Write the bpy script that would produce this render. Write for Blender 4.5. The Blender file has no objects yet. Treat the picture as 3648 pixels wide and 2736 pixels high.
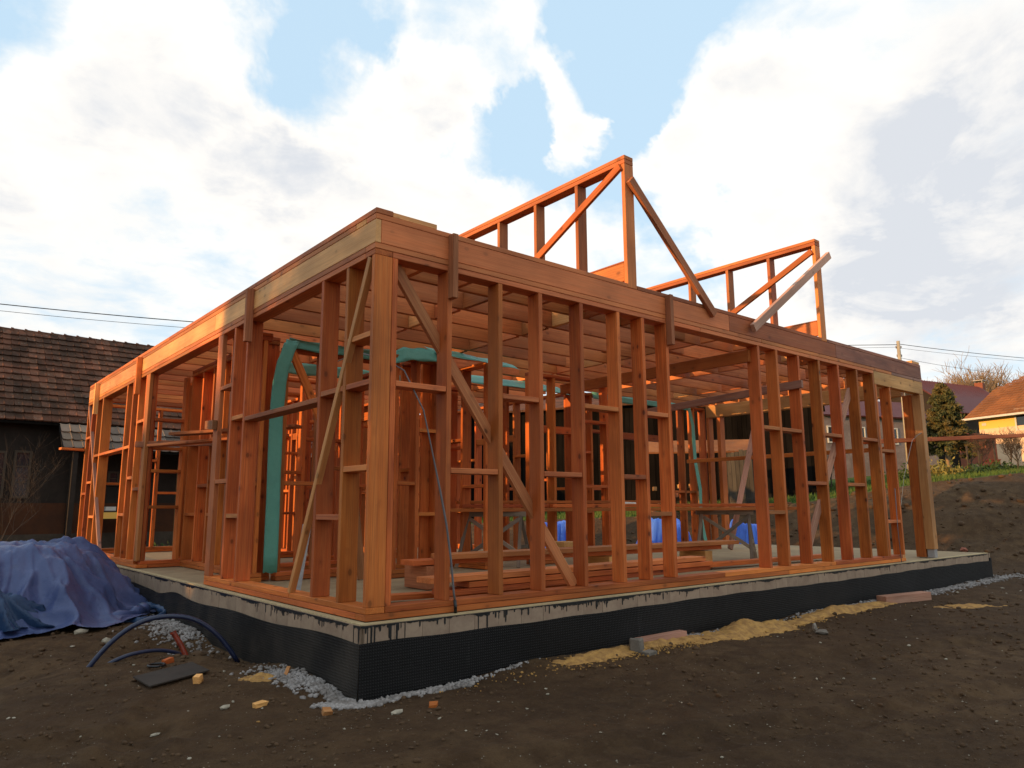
import bpy, math, random
import numpy as np
from mathutils import Vector, Matrix
random.seed(7); rng = np.random.default_rng(7)
sc = bpy.context.scene
COL = sc.collection

# ------------------------------------------------------------------ camera
CAM = Vector((-2.791, -5.0769, 0.8297))
YAW, PITCH, ROLL = 0.8777, 0.16677, -0.0049
FWD = Vector((math.cos(YAW)*math.cos(PITCH), math.sin(YAW)*math.cos(PITCH), math.sin(PITCH)))
RGT0 = Vector((math.sin(YAW), -math.cos(YAW), 0)); UP0 = RGT0.cross(FWD)
RGT = RGT0*math.cos(ROLL)+UP0*math.sin(ROLL); UPV = UP0*math.cos(ROLL)-RGT0*math.sin(ROLL)
FPX = 2628.72
cd = bpy.data.cameras.new('camera'); cam = bpy.data.objects.new('camera', cd); COL.objects.link(cam)
cd.sensor_width = 36.0; cd.lens = 36.0*FPX/3648.0; cd.clip_start = 0.05; cd.clip_end = 3000
M = Matrix((RGT, UPV, -FWD)).transposed().to_4x4(); M.translation = CAM
cam.matrix_world = M; sc.camera = cam

def far(nx, ny, d):
    """world point seen along a sight line at horizontal distance d"""
    r = FWD + RGT*((nx-1824)/FPX) - UPV*((ny-1368)/FPX)
    h = math.cos(YAW)*r.x+math.sin(YAW)*r.y
    return CAM + r*(d/h)
def sight(nx, ny):
    r = FWD + RGT*((nx-1824)/FPX) - UPV*((ny-1368)/FPX); return r.normalized()

# ------------------------------------------------------------------ light
SUN_EL, SUN_AZ = math.radians(9.0), math.radians(172.0)     # azimuth ccw from +X, towards the sun
tosun = Vector((math.cos(SUN_AZ)*math.cos(SUN_EL), math.sin(SUN_AZ)*math.cos(SUN_EL), math.sin(SUN_EL)))
sl = bpy.data.lights.new('sun', 'SUN'); sl.energy = 2.7; sl.angle = math.radians(0.55); sl.color = (1.0, 0.57, 0.22)
so = bpy.data.objects.new('sun', sl); COL.objects.link(so); so.rotation_euler = tosun.to_track_quat('Z', 'Y').to_euler()

vs = sc.view_settings; vs.view_transform = 'Standard'; vs.look = 'None'; vs.gamma = 1.0; vs.use_curve_mapping = False
vs.exposure = 0.95

class NT:
    def __init__(s, nt): s.nt = nt; s.n = nt.nodes; s.l = nt.links
    def new(s, t, **k):
        x = s.n.new(t)
        for a, v in k.items(): setattr(x, a, v)
        return x
    def link(s, a, b): s.l.new(a, b)
    def put(s, sock, v):
        if isinstance(v, bpy.types.NodeSocket): s.l.new(v, sock)
        elif isinstance(v, (tuple, list)) and len(v) == 3 and sock.type == 'RGBA': sock.default_value = (*v, 1)
        else: sock.default_value = v
    def math(s, op, a, b=0.0, c=0.0, clamp=False):
        x = s.new('ShaderNodeMath', operation=op, use_clamp=clamp)
        s.put(x.inputs[0], a); s.put(x.inputs[1], b); s.put(x.inputs[2], c); return x.outputs[0]
    def vmath(s, op, a, b=None, scale=None):
        x = s.new('ShaderNodeVectorMath', operation=op); s.put(x.inputs[0], a)
        if b is not None: s.put(x.inputs[1], b)
        if scale is not None: s.put(x.inputs['Scale'], scale)
        return x.outputs['Value'] if op in ('DOT_PRODUCT', 'LENGTH') else x.outputs['Vector']
    def ramp(s, v, a, b, smooth=True, lo=0.0, hi=1.0):
        x = s.new('ShaderNodeMapRange', interpolation_type='SMOOTHSTEP' if smooth else 'LINEAR')
        s.put(x.inputs['Value'], v); s.put(x.inputs['From Min'], a); s.put(x.inputs['From Max'], b)
        s.put(x.inputs['To Min'], lo); s.put(x.inputs['To Max'], hi); return x.outputs['Result']
    def noise(s, vec, scale, detail=4, rough=0.55, dist=0.0, dims='3D', out='Fac'):
        x = s.new('ShaderNodeTexNoise', noise_dimensions=dims)
        if vec is not None: s.put(x.inputs['Vector'], vec)
        s.put(x.inputs['Scale'], scale); s.put(x.inputs['Detail'], detail); s.put(x.inputs['Roughness'], rough); s.put(x.inputs['Distortion'], dist)
        return x.outputs[out]
    def voro(s, vec, scale, feature='F1', out='Distance', rand=1.0):
        x = s.new('ShaderNodeTexVoronoi', feature=feature); s.put(x.inputs['Vector'], vec); s.put(x.inputs['Scale'], scale)
        s.put(x.inputs['Randomness'], rand); return x.outputs[out]
    def mix(s, f, a, b, mode='MIX'):
        x = s.new('ShaderNodeMix', data_type='RGBA', blend_type=mode)
        s.put(x.inputs[0], f); s.put(x.inputs[6], a); s.put(x.inputs[7], b); return x.outputs[2]
    def comb(s, x, y, z):
        c = s.new('ShaderNodeCombineXYZ'); s.put(c.inputs[0], x); s.put(c.inputs[1], y); s.put(c.inputs[2], z); return c.outputs[0]
    def sep(s, v):
        c = s.new('ShaderNodeSeparateXYZ'); s.put(c.inputs[0], v); return c.outputs

# world: Nishita sky with a broken deck of evening clouds laid over it by direction
world = bpy.data.worlds.new('World'); sc.world = world; world.use_nodes = True
w = NT(world.node_tree); w.n.clear()
sky = w.new('ShaderNodeTexSky', sky_type='NISHITA'); sky.sun_disc = False
sky.sun_elevation = SUN_EL; sky.sun_rotation = math.radians(90) - SUN_AZ
sky.air_density = 1.0; sky.dust_density = 0.6; sky.ozone_density = 1.6; sky.altitude = 300
dirv = w.new('ShaderNodeTexCoord').outputs['Generated']
dx, dy, dz = w.sep(dirv)
den = w.math('ADD', w.math('MAXIMUM', dz, 0.0), 0.16)
plane = w.comb(w.math('DIVIDE', dx, den), w.math('DIVIDE', dy, den), 0.0)
n1 = w.noise(plane, 1.5, 7, 0.56, 0.25)
n2 = w.noise(plane, 4.2, 9, 0.60, 0.30)
n0 = w.noise(plane, 0.55, 4, 0.55, 0.0)
warpv = w.vmath('SCALE', w.vmath('SUBTRACT', w.noise(dirv, 4.5, 6, .62, .2, out='Color'), (.5, .5, .5)), scale=.26)
dirw = w.vmath('NORMALIZE', w.vmath('ADD', dirv, warpv))
def blob(x, y, r, a):                                       # sits in a fixed direction of the sky
    c = sight(x*1.6492, y*1.6492); dt = w.vmath('DOT_PRODUCT', dirw, tuple(c))
    ang = r*1.6492/FPX
    return w.math('MULTIPLY', w.ramp(dt, math.cos(ang*1.5), math.cos(ang*0.2)), a)
cover = [(150,190,230,.30),(330,120,150,.26),(470,260,170,.30),(640,330,190,.32),(860,430,210,.30),(430,520,260,.14),(120,520,260,.12),
  (760,110,90,.22),(960,60,140,.24),(900,180,80,.16),(990,230,90,.20),(1215,190,80,.50),(1235,285,70,.50),(1170,50,80,.22),(1080,40,90,.2),(1300,110,80,.05),(1450,370,85,.46),
  (1530,190,60,.16),(1608,470,60,.36),(1620,250,110,.26),(1980,190,330,.34),(2140,440,260,.36),(1730,330,120,.16),(1800,400,180,.32),(1750,620,150,.20),(1080,560,140,.22),(1130,560,260,.1),
  (1000,400,150,.2),(2000,700,200,.14),
  (30,10,100,-.40),(590,70,150,-.42),(700,190,90,-.34),(1060,300,90,-.32),(1100,240,60,-.2),(1400,60,140,-.34),(1340,230,70,-.30),(1330,430,80,-.28),(1090,330,130,-.40),(1340,120,120,-.32),(1340,300,80,-.34),(1400,480,60,-.2),
  (1520,470,60,-.22),(1080,130,60,-.14),(250,430,120,-.12),(1690,330,40,-.1),(2120,610,120,-.22)]
acc = w.math('ADD', w.math('MULTIPLY', w.math('SUBTRACT', n1, 0.5), 1.15), w.math('MULTIPLY', w.math('SUBTRACT', n2, 0.5), 1.15))
acc = w.math('ADD', acc, w.math('MULTIPLY', w.math('SUBTRACT', n0, 0.46), 0.6))
for b in cover: acc = w.math('ADD', acc, blob(*b))
mask = w.ramp(acc, -0.26, 0.46)
mask = w.math('MAXIMUM', mask, w.ramp(dz, 0.42, 0.02, lo=0.06, hi=0.50))     # thin veil towards the horizon
shade = w.ramp(w.math('ADD', acc, w.math('MULTIPLY', w.math('SUBTRACT', n2, .5), 1.1)), 0.30, 1.10)
for b in [(2100,520,240,.75),(2050,260,260,.32),(2190,110,200,.25),(1960,560,160,.3),(200,620,260,.18),(60,660,200,.22),(620,250,110,.22),(330,330,120,.2)]: shade = w.math('ADD', shade, blob(*b))
for b in [(1800,330,140,-.5),(1700,480,150,-.5)]: shade = w.math('ADD', shade, blob(*b))
shade = w.math('MULTIPLY', w.math('MULTIPLY', w.math('MAXIMUM', shade, 0.0), w.ramp(w.noise(plane, 2.4, 7, .62, .5), .30, .66, lo=.45, hi=1.25)), 0.70, clamp=True)
cloudc = w.mix(shade, (.610, .580, .535), (.385, .402, .430))
skyc = w.mix(1.0, sky.outputs[0], (0.118, 0.112, 0.100), 'MULTIPLY')
tint = w.mix(0.85, skyc, (.310, .435, .545))
final = w.mix(mask, tint, cloudc)
bg = w.new('ShaderNodeBackground'); w.link(final, bg.inputs[0]); bg.inputs[1].default_value = 1.0
wo = w.new('ShaderNodeOutputWorld'); w.link(bg.outputs[0], wo.inputs[0])

# ------------------------------------------------------------------ helpers
def tag(o, label=None, cat=None, group=None, kind=None):
    if label: o['label'] = label
    if cat: o['category'] = cat
    if group: o['group'] = group
    if kind: o['kind'] = kind
    return o
def link(name, me, parent=None, loc=None, rot=None):
    o = bpy.data.objects.new(name, me); COL.objects.link(o)
    if loc is not None: o.location = loc
    if rot is not None: o.rotation_euler = rot
    if parent is not None:
        o.parent = parent
        if parent.type == 'EMPTY' or True: o.matrix_parent_inverse = Matrix.Translation(parent['_o']).inverted() if '_o' in parent else Matrix()
    return o
def empty(name, loc, label, cat, group=None):
    o = bpy.data.objects.new(name, None); COL.objects.link(o); o.location = loc; o.empty_display_size = .1
    o['_o'] = tuple(loc); return tag(o, label, cat, group)
def mesh(name, v, f, mat, smooth=False):
    me = bpy.data.meshes.new(name); me.from_pydata([tuple(p) for p in v], [], f); me.materials.append(mat)
    if smooth: me.polygons.foreach_set('use_smooth', [True]*len(me.polygons))
    me.update(); return me
def npmesh(name, V, F, mat, smooth=False):
    V = np.asarray(V, np.float32); F = np.asarray(F, np.int32); k = F.shape[1]
    me = bpy.data.meshes.new(name); me.vertices.add(len(V)); me.vertices.foreach_set('co', V.ravel())
    me.loops.add(F.size); me.loops.foreach_set('vertex_index', F.ravel())
    me.polygons.add(len(F)); me.polygons.foreach_set('loop_start', np.arange(0, F.size, k, dtype=np.int32))
    me.polygons.foreach_set('loop_total', np.full(len(F), k, np.int32))
    if smooth: me.polygons.foreach_set('use_smooth', np.ones(len(F), bool))
    me.materials.append(mat); me.update(calc_edges=True); me.validate(); return me

class MB:                                                     # gathers shapes into one mesh
    def __init__(s): s.v = []; s.f = []
    def add(s, v, f):
        n = len(s.v); s.v += [tuple(p) for p in v]; s.f += [tuple(i+n for i in q) for q in f]; return s
    def box(s, x0, x1, y0, y1, z0, z1):
        return s.add([(x0,y0,z0),(x1,y0,z0),(x1,y1,z0),(x0,y1,z0),(x0,y0,z1),(x1,y0,z1),(x1,y1,z1),(x0,y1,z1)],
            [(0,3,2,1),(4,5,6,7),(0,1,5,4),(1,2,6,5),(2,3,7,6),(3,0,4,7)])
    def bar(s, p0, p1, wd, th, up=(0,0,1)):
        p0, p1 = Vector(p0), Vector(p1); a = (p1-p0).normalized(); sd = Vector(up).cross(a)
        if sd.length < 1e-4: sd = Vector((1,0,0)).cross(a)
        sd.normalize(); u = a.cross(sd)
        v = [p+sd*(i*th/2)+u*(j*wd/2) for p in (p0, p1) for i, j in ((-1,-1),(1,-1),(1,1),(-1,1))]
        return s.add(v, [(0,3,2,1),(4,5,6,7),(0,1,5,4),(1,2,6,5),(2,3,7,6),(3,0,4,7)])
    def tube(s, pts, rad, n=8, caps=True):
        pts = [Vector(p) for p in pts]; rr = rad if isinstance(rad, (list, tuple)) else [rad]*len(pts); V = []; F = []
        for i, p in enumerate(pts):
            t = (pts[min(i+1, len(pts)-1)]-pts[max(i-1, 0)]).normalized()
            a = t.cross(Vector((0,0,1))); a = a if a.length > .05 else t.cross(Vector((1,0,0))); a.normalize(); b = t.cross(a)
            V += [p+(a*math.cos(2*math.pi*k/n)+b*math.sin(2*math.pi*k/n))*rr[i] for k in range(n)]
        for i in range(len(pts)-1):
            for k in range(n): F.append((i*n+k, i*n+(k+1)%n, (i+1)*n+(k+1)%n, (i+1)*n+k))
        if caps: F.append(tuple(range(n))[::-1]); F.append(tuple(range((len(pts)-1)*n, len(pts)*n)))
        return s.add(V, F)
    def build(s, name, mat, parent=None, smooth=False, loc=None):
        return link(name, mesh(name, s.v, s.f, mat, smooth), parent, loc)

# value noise, vectorised
def _h(ix, iy, sd):
    n = (ix.astype(np.int64)*374761393 + iy.astype(np.int64)*668265263 + sd*974711) & 0x7fffffff
    n = ((n ^ (n >> 13))*1274126177) & 0x7fffffff
    n = (n ^ (n >> 16)) & 0xffffff
    return n/float(0xffffff)
def vn(x, y, sd=0):
    ix, iy = np.floor(x), np.floor(y); fx, fy = x-ix, y-iy; fx = fx*fx*(3-2*fx); fy = fy*fy*(3-2*fy)
    a, b, c, d = _h(ix,iy,sd), _h(ix+1,iy,sd), _h(ix,iy+1,sd), _h(ix+1,iy+1,sd)
    return (a*(1-fx)+b*fx)*(1-fy)+(c*(1-fx)+d*fx)*fy
def fbm(x, y, sd=0, o=4, g=.5):
    t = 0; a = 1; s = 0
    for i in range(o): t = t+a*(vn(x*2**i+i*17.3, y*2**i-i*9.1, sd+i)*2-1); s += a; a *= g
    return t/s
def sstep(a, b, x): t = np.clip((x-a)/(b-a), 0, 1); return t*t*(3-2*t)

# ------------------------------------------------------------------ materials
def mat(name):
    m = bpy.data.materials.new(name); m.use_nodes = True; t = NT(m.node_tree); b = t.n['Principled BSDF']; return m, t, b
def bump(t, b, h, strength=.3, dist=.01):
    x = t.new('ShaderNodeBump'); x.inputs['Strength'].default_value = strength; x.inputs['Distance'].default_value = dist
    t.put(x.inputs['Height'], h); t.link(x.outputs[0], b.inputs['Normal'])
def wood(name, A, B, D, rough=.62, knots=.75, var=.5, stain=.35, spec=.25, vr=.58):
    m, t, b = mat(name)
    oi = t.new('ShaderNodeObjectInfo'); rnd = oi.outputs['Random']
    co = t.new('ShaderNodeTexCoord').outputs['Object']
    off = t.comb(t.math('MULTIPLY', rnd, 37.0), t.math('MULTIPLY', rnd, 11.0), t.math('MULTIPLY', rnd, 23.0))
    p = t.vmath('ADD', co, off)
    g = t.noise(t.vmath('MULTIPLY', p, (1.1, 26, 26)), 1.0, 3, .6, .6)
    g2 = t.noise(t.vmath('MULTIPLY', p, (2.2, 120, 120)), 1.0, 2, .6, .3)
    blot = t.noise(t.vmath('MULTIPLY', p, (1.6, 5, 5)), 1.0, 4, .6, .2)
    lng = t.noise(t.vmath('MULTIPLY', p, (1.1, 2.5, 2.5)), 1.0, 3, .5)
    kd = t.voro(kp_ := t.vmath('MULTIPLY', p, (5.5, 9, 9)), 1.0)
    kc = t.new('ShaderNodeSeparateColor'); t.link(t.voro(kp_, 1.0, out='Color'), kc.inputs[0]); pick = t.ramp(kc.outputs[0], .58, .64)
    kn = t.math('MULTIPLY', t.math('MULTIPLY', t.ramp(kd, .20, .10), knots), pick)
    ring = t.math('MULTIPLY', t.math('MULTIPLY', t.ramp(kd, .42, .16), .45*knots), pick)
    f = t.ramp(g, .35, .68)
    c = t.mix(t.math('MULTIPLY', f, .8), A, B)
    c = t.mix(t.math('MULTIPLY', t.ramp(g2, .42, .64), .50), c, D)
    c = t.mix(t.math('MULTIPLY', t.ramp(blot, .50, .78), stain), c, D)
    c = t.mix(ring, c, D); c = t.mix(kn, c, tuple(x*.18 for x in D))
    r2 = t.math('FRACT', t.math('MULTIPLY', rnd, 7.31))
    c = t.mix(t.math('MULTIPLY', r2, var), c, B)
    hs = t.new('ShaderNodeHueSaturation'); t.put(hs.inputs['Value'], t.math('MULTIPLY', t.math('ADD', t.math('MULTIPLY', rnd, vr), .95-vr/2), t.ramp(lng, .3, .7, lo=.74, hi=1.14))); t.put(hs.inputs['Hue'], t.math('ADD', t.math('MULTIPLY', t.math('FRACT', t.math('MULTIPLY', rnd, 13.7)), .014), .489)); t.put(hs.inputs['Color'], c)
    t.link(hs.outputs[0], b.inputs['Base Color']); b.inputs['Roughness'].default_value = rough
    b.inputs['Specular IOR Level'].default_value = spec
    bump(t, b, t.math('ADD', g2, t.math('MULTIPLY', g, .8)), .25, .004)
    return m
W_RED = wood('stained_timber', (.57,.138,.020), (.64,.200,.040), (.24,.042,.008))
W_BEAM = wood('rim_timber', (.55,.165,.038), (.63,.230,.066), (.28,.070,.018), knots=.55, stain=.30)
W_PALE = wood('fresh_pale_timber', (.66,.31,.088), (.72,.39,.135), (.42,.16,.038), knots=.7, var=.3, stain=.15)
W_BRACE = wood('brace_timber', (.60,.22,.065), (.66,.30,.10), (.34,.11,.03), vr=.12)
W_LEFT = wood('light_lifted_rim_timber', (.82,.38,.13), (.88,.46,.18), (.50,.19,.055), knots=.5, stain=.35, vr=.16)  # left rim colour raised to stand in for light on that side
W_PINK = wood('planed_pinkish_timber', (.52,.24,.15), (.58,.32,.21), (.32,.13,.07), knots=.6)
W_GREY = wood('weathered_trestle_timber', (.20,.15,.105), (.29,.22,.15), (.10,.075,.05), rough=.85, knots=.5)
W_BROWN = wood('dull_brown_batten', (.36,.130,.045), (.43,.175,.068), (.19,.065,.022), rough=.75)
W_STAIN = wood('water_stained_timber', (.36,.105,.052), (.52,.21,.11), (.15,.040,.026), knots=.4, stain=.95)

def simple(name, c, rough=.8, nscale=6, amt=.35, c2=None, bs=.3, bd=.01, spec=.3, detail=6, var=0.0):
    m, t, b = mat(name)
    co = t.new('ShaderNodeTexCoord').outputs['Object']; rnd = t.new('ShaderNodeObjectInfo').outputs['Random']
    p = t.vmath('ADD', co, t.comb(t.math('MULTIPLY', rnd, 31.), 0., 0.)) if var else co
    n = t.noise(p, nscale, detail, .6); nn = t.noise(p, nscale*7, 4, .6)
    c2 = c2 or tuple(x*.5 for x in c)
    k = t.mix(t.math('MULTIPLY', t.ramp(n, .38, .66), amt), c, c2); k = t.mix(t.math('MULTIPLY', t.ramp(nn, .4, .7), amt*.5), k, c2)
    if var:
        hs = t.new('ShaderNodeHueSaturation'); t.put(hs.inputs['Value'], t.math('ADD', t.math('MULTIPLY', rnd, var*2), 1-var)); t.put(hs.inputs['Color'], k); k = hs.outputs[0]
    t.link(k, b.inputs['Base Color']); b.inputs['Roughness'].default_value = rough; b.inputs['Specular IOR Level'].default_value = spec
    if bs: bump(t, b, t.math('ADD', n, t.math('MULTIPLY', nn, .5)), bs, bd)
    return m
M_TAR = simple('tar', (.006,.006,.006), .3, 30, .2, spec=.5)
M_BLOCK = simple('pale_foundation_block', (.35,.245,.165), .9, 5, .6, (.24,.155,.105), .3, .004, var=.09)
M_SLAB = simple('dusty_concrete_floor', (.36,.26,.145), .9, 2.2, .6, (.24,.16,.085), .4, .01)
M_MORTAR = simple('pale_mortar_edge', (.50,.39,.21), .9, 6, .4, (.34,.25,.14))
M_GREEN = simple('green_membrane', (.14,.40,.30), .55, 3, .3, (.09,.28,.22), .5, .02)
M_STONE = simple('limestone_gravel', (.36,.32,.295), .9, 7, .7, (.13,.105,.085), .3, .01)
M_WSTONE = simple('pale_chip', (.40,.34,.25), .9, 12, .5)
M_CLOD = simple('soil_clod', (.100,.056,.027), .95, 9, .5, (.055,.030,.015), .5, .01)
M_SAW = simple('sawdust', (.50,.27,.075), .95, 11, .75, (.22,.11,.04), .9, .014)
M_HOSE = simple('blue_black_pipe', (.018,.024,.060), .32, 14, .3, spec=.5, bs=.1)
M_PVC = simple('rust_red_pipe', (.30,.045,.02), .35, 10, .5, (.12,.02,.01), spec=.5, bs=.1)
M_SHEET = simple('dark_sheet', (.050,.036,.026), .8, 5, .5)
M_CONDUIT = simple('grey_conduit', (.16,.15,.15), .5, 20, .3)
M_METAL = simple('galvanised_shoe', (.36,.33,.31), .45, 20, .3)
M_WHITE = simple('off_white', (.62,.58,.50), .7, 8, .2)
M_BARK = simple('bark', (.075,.052,.035), .95, 9, .5, bs=.6)
M_TWIG = simple('pale_twigs', (.30,.20,.11), .9, 4, .4, (.18,.11,.06), bs=0)
M_WIRE = simple('wire', (.012,.012,.012), .6, 5, .1, bs=0)
M_DARK = simple('dark_interior', (.010,.008,.006), .9, 3, .2, bs=0)
M_GLASS = simple('dark_glass', (.02,.024,.028), .08, 3, .2, spec=.6, bs=0)

def m_membrane(skylit=0.0):
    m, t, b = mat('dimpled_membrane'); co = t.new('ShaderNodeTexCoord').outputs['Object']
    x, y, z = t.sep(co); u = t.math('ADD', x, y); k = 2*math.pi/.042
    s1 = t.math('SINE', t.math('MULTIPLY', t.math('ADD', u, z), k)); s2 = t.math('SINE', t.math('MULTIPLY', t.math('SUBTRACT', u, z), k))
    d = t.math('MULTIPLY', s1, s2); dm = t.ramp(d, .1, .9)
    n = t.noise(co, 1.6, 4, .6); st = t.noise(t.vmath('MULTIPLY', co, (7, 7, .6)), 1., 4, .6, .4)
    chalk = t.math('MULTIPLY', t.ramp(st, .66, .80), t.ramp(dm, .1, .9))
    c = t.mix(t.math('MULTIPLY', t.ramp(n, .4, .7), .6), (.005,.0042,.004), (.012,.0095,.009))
    c = t.mix(t.math('MULTIPLY', dm, .40), c, (.040,.034,.030)); c = t.mix(t.math('MULTIPLY', t.ramp(t.noise(co, 2.6, 5, .6), .30, .75), skylit), c, (.075,.060,.046)); c = t.mix(t.math('MULTIPLY', chalk, .45+skylit), c, (.30,.28,.26))  # paler dimple tops are highlights painted into the colour
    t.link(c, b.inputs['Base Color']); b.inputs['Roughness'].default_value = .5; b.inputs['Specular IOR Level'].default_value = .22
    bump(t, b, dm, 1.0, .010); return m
M_MEMB = m_membrane(); M_MEMB_SKYLIT = m_membrane(.55)  # second sheet has the sky's reflection painted in as paler colour

def m_tarp(name, A, B):
    m, t, b = mat(name); co = t.new('ShaderNodeTexCoord').outputs['Object']
    n = t.noise(co, 1.3, 5, .6); v = t.noise(co, 5, 5, .65, .6); x, y, z = t.sep(co)
    wv = t.math('MULTIPLY', t.math('SINE', t.math('MULTIPLY', t.math('ADD', x, y), 700.)), t.math('SINE', t.math('MULTIPLY', z, 700.)))
    c = t.mix(t.ramp(n, .35, .7), A, B); c = t.mix(t.math('MULTIPLY', t.ramp(t.noise(co, 2.2, 6, .7), .56, .74), .35), c, (.085,.075,.085))
    t.link(c, b.inputs['Base Color']); b.inputs['Roughness'].default_value = .38; b.inputs['Specular IOR Level'].default_value = .35
    bump(t, b, t.math('ADD', v, t.math('MULTIPLY', wv, .02)), .55, .03); return m
M_TARP = m_tarp('blue_tarp', (.045,.066,.165), (.085,.108,.225))
M_TARP2 = m_tarp('bright_blue_tarp', (.05,.14,.62), (.07,.19,.70))
M_TARP3 = m_tarp('teal_blue_tarp', (.020,.048,.11), (.03,.065,.14))

def m_ground():
    m, t, b = mat('soil_and_grass'); g = t.new('ShaderNodeNewGeometry').outputs['Position']
    n1 = t.noise(g, .55, 5, .6); n2 = t.noise(g, 4.2, 7, .68); n3 = t.noise(g, 26, 5, .7); n4 = t.noise(g, 110, 3, .6)
    c = t.mix(t.ramp(n2, .36, .66), (.064,.034,.0155), (.118,.068,.032))
    n0_ = t.noise(g, .23, 3, .5, .8)
    c = t.mix(t.math('MULTIPLY', t.ramp(n0_, .40, .62), .55), c, (.034,.018,.009))
    c = t.mix(t.math('MULTIPLY', t.ramp(n1, .42, .66), .55), c, (.076,.040,.018))
    c = t.mix(t.math('MULTIPLY', t.ramp(n3, .55, .75), .45), c, (.12,.082,.047))
    c = t.mix(t.math('MULTIPLY', t.ramp(n3, .45, .28), .6), c, (.030,.019,.011))
    sp = t.voro(g, 34.); c = t.mix(t.math('MULTIPLY', t.ramp(sp, .16, .08), t.ramp(t.noise(g, 9, 3), .52, .62)), c, (.33,.29,.23))
    x, y, z = t.sep(g)
    # turf where the builders have not dug: distance along the view-parallel depth axis of the plot
    at = t.new('ShaderNodeAttribute', attribute_name='turf').outputs['Fac']
    tf = t.ramp(t.math('ADD', at, t.math('MULTIPLY', t.math('SUBTRACT', n2, .5), .9)), .40, .60)
    gc = t.mix(t.ramp(n2, .35, .7), (.035,.075,.010), (.085,.125,.018)); gc = t.mix(t.math('MULTIPLY', t.ramp(n1, .5, .7), .6), gc, (.20,.16,.04))
    c = t.mix(tf, c, gc)
    t.link(c, b.inputs['Base Color']); b.inputs['Roughness'].default_value = .95; b.inputs['Specular IOR Level'].default_value = .15
    bump(t, b, t.math('ADD', t.math('ADD', n2, t.math('MULTIPLY', n3, .45)), t.math('MULTIPLY', n4, .18)), .9, .05); return m
M_GROUND = m_ground()

def m_tile(name, A, B, C_, rough=.85):
    m, t, b = mat(name); rnd = t.new('ShaderNodeObjectInfo').outputs['Random']
    g = t.new('ShaderNodeNewGeometry').outputs['Position']
    r1 = t.noise(g, .9, 5, .65); r2 = t.noise(g, 14, 4, .7); cell = t.voro(t.vmath('MULTIPLY', g, (4.2, 1, 3.6)), 1., out='Color')
    cs = t.new('ShaderNodeSeparateColor'); t.link(cell, cs.inputs[0])
    c = t.mix(cs.outputs[0], A, B); c = t.mix(t.math('MULTIPLY', t.ramp(r1, .40, .62), .8), c, C_)
    c = t.mix(t.math('MULTIPLY', t.ramp(r2, .58, .70), .5), c, (.22,.19,.15))
    hs = t.new('ShaderNodeHueSaturation'); t.put(hs.inputs['Value'], t.math('ADD', t.math('MULTIPLY', rnd, .8), .6)); t.put(hs.inputs['Color'], c)
    t.link(hs.outputs[0], b.inputs['Base Color']); b.inputs['Roughness'].default_value = rough; b.inputs['Specular IOR Level'].default_value = .08; bump(t, b, r2, .4, .01); return m
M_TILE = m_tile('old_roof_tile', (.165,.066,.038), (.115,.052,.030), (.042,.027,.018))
M_TILE2 = m_tile('pale_ribbed_tile', (.22,.145,.105), (.19,.135,.095), (.13,.10,.08))
M_TILE3 = m_tile('orange_roof_tile', (.30,.115,.040), (.25,.092,.034), (.17,.070,.030))
M_TILE4 = simple('maroon_metal_roof', (.115,.030,.030), .6, 2, .3, spec=.2)
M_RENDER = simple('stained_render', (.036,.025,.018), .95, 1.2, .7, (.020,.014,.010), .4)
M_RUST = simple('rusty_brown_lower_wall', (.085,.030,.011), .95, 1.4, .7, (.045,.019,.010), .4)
M_PLINTH = simple('rough_plinth', (.075,.055,.038), .95, 3, .6, bs=.6)
M_FRAME = simple('old_window_frame', (.075,.052,.034), .8, 9, .4)
M_YELLOW = simple('ochre_wall', (.86,.50,.10), .9, 1.1, .3, (.80,.46,.13))
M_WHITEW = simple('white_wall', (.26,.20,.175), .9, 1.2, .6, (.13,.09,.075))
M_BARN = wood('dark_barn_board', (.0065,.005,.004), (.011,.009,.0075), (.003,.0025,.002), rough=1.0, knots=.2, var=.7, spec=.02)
M_DOORB = wood('grey_gate_board', (.055,.046,.034), (.085,.072,.055), (.03,.024,.018), rough=.95)
M_BRICK = simple('red_brick', (.28,.09,.05), .9, 6, .5, bs=.5)
M_CONCP = simple('concrete_pole', (.44,.36,.25), .9, 4, .4)
M_RED = simple('orange_red_box', (.50,.07,.02), .6, 4, .3)
M_NEEDLE = simple('conifer_needles', (.050,.066,.020), .8, 1.4, .8, (.16,.105,.030), bs=0)
M_LEAF = simple('hedge_leaves', (.030,.060,.014), .8, 1.5, .6, (.06,.08,.02), bs=0)
M_YLEAF = simple('dry_grass', (.26,.20,.05), .9, 1.5, .6, (.10,.12,.03), bs=0)
M_GRASS = simple('grass_blades', (.045,.10,.014), .8, .8, .6, (.12,.14,.03), bs=0)

# ------------------------------------------------------------------ ground
FX, FY = math.cos(YAW), math.sin(YAW); RX, RY = math.sin(YAW), -math.cos(YAW)
def sd(x, y):
    ax, ay = x-CAM.x, y-CAM.y; return ax*RX+ay*RY, ax*FX+ay*FY
def hill(x, y):
    s, d = sd(x, y); k = s/np.maximum(d, 1.0)
    Hb = np.interp(k, [-.75,-.35,-.15,.15,.38,.55,.72,1.1], [.0,.25,.7,1.05,1.45,2.05,2.35,2.4])
    d0 = np.interp(k, [-.6,.0,.35,.6,.9], [24,20.5,18.8,15.8,14.5]); d1 = np.interp(k, [-.6,0,.35,.6,.9], [34,25,23.0,22.2,21])
    e = np.clip((d-d0)/(d1-d0), 0, 1)
    up = Hb*sstep(0, 1, e)+np.maximum(d-d1, 0)*.058*sstep(-.3, .4, k)*np.where(d > 75, 0, 1)+np.where(d > 75, (75-d1)*.058*sstep(-.3, .4, k), 0)
    return up, e, d, k
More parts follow.
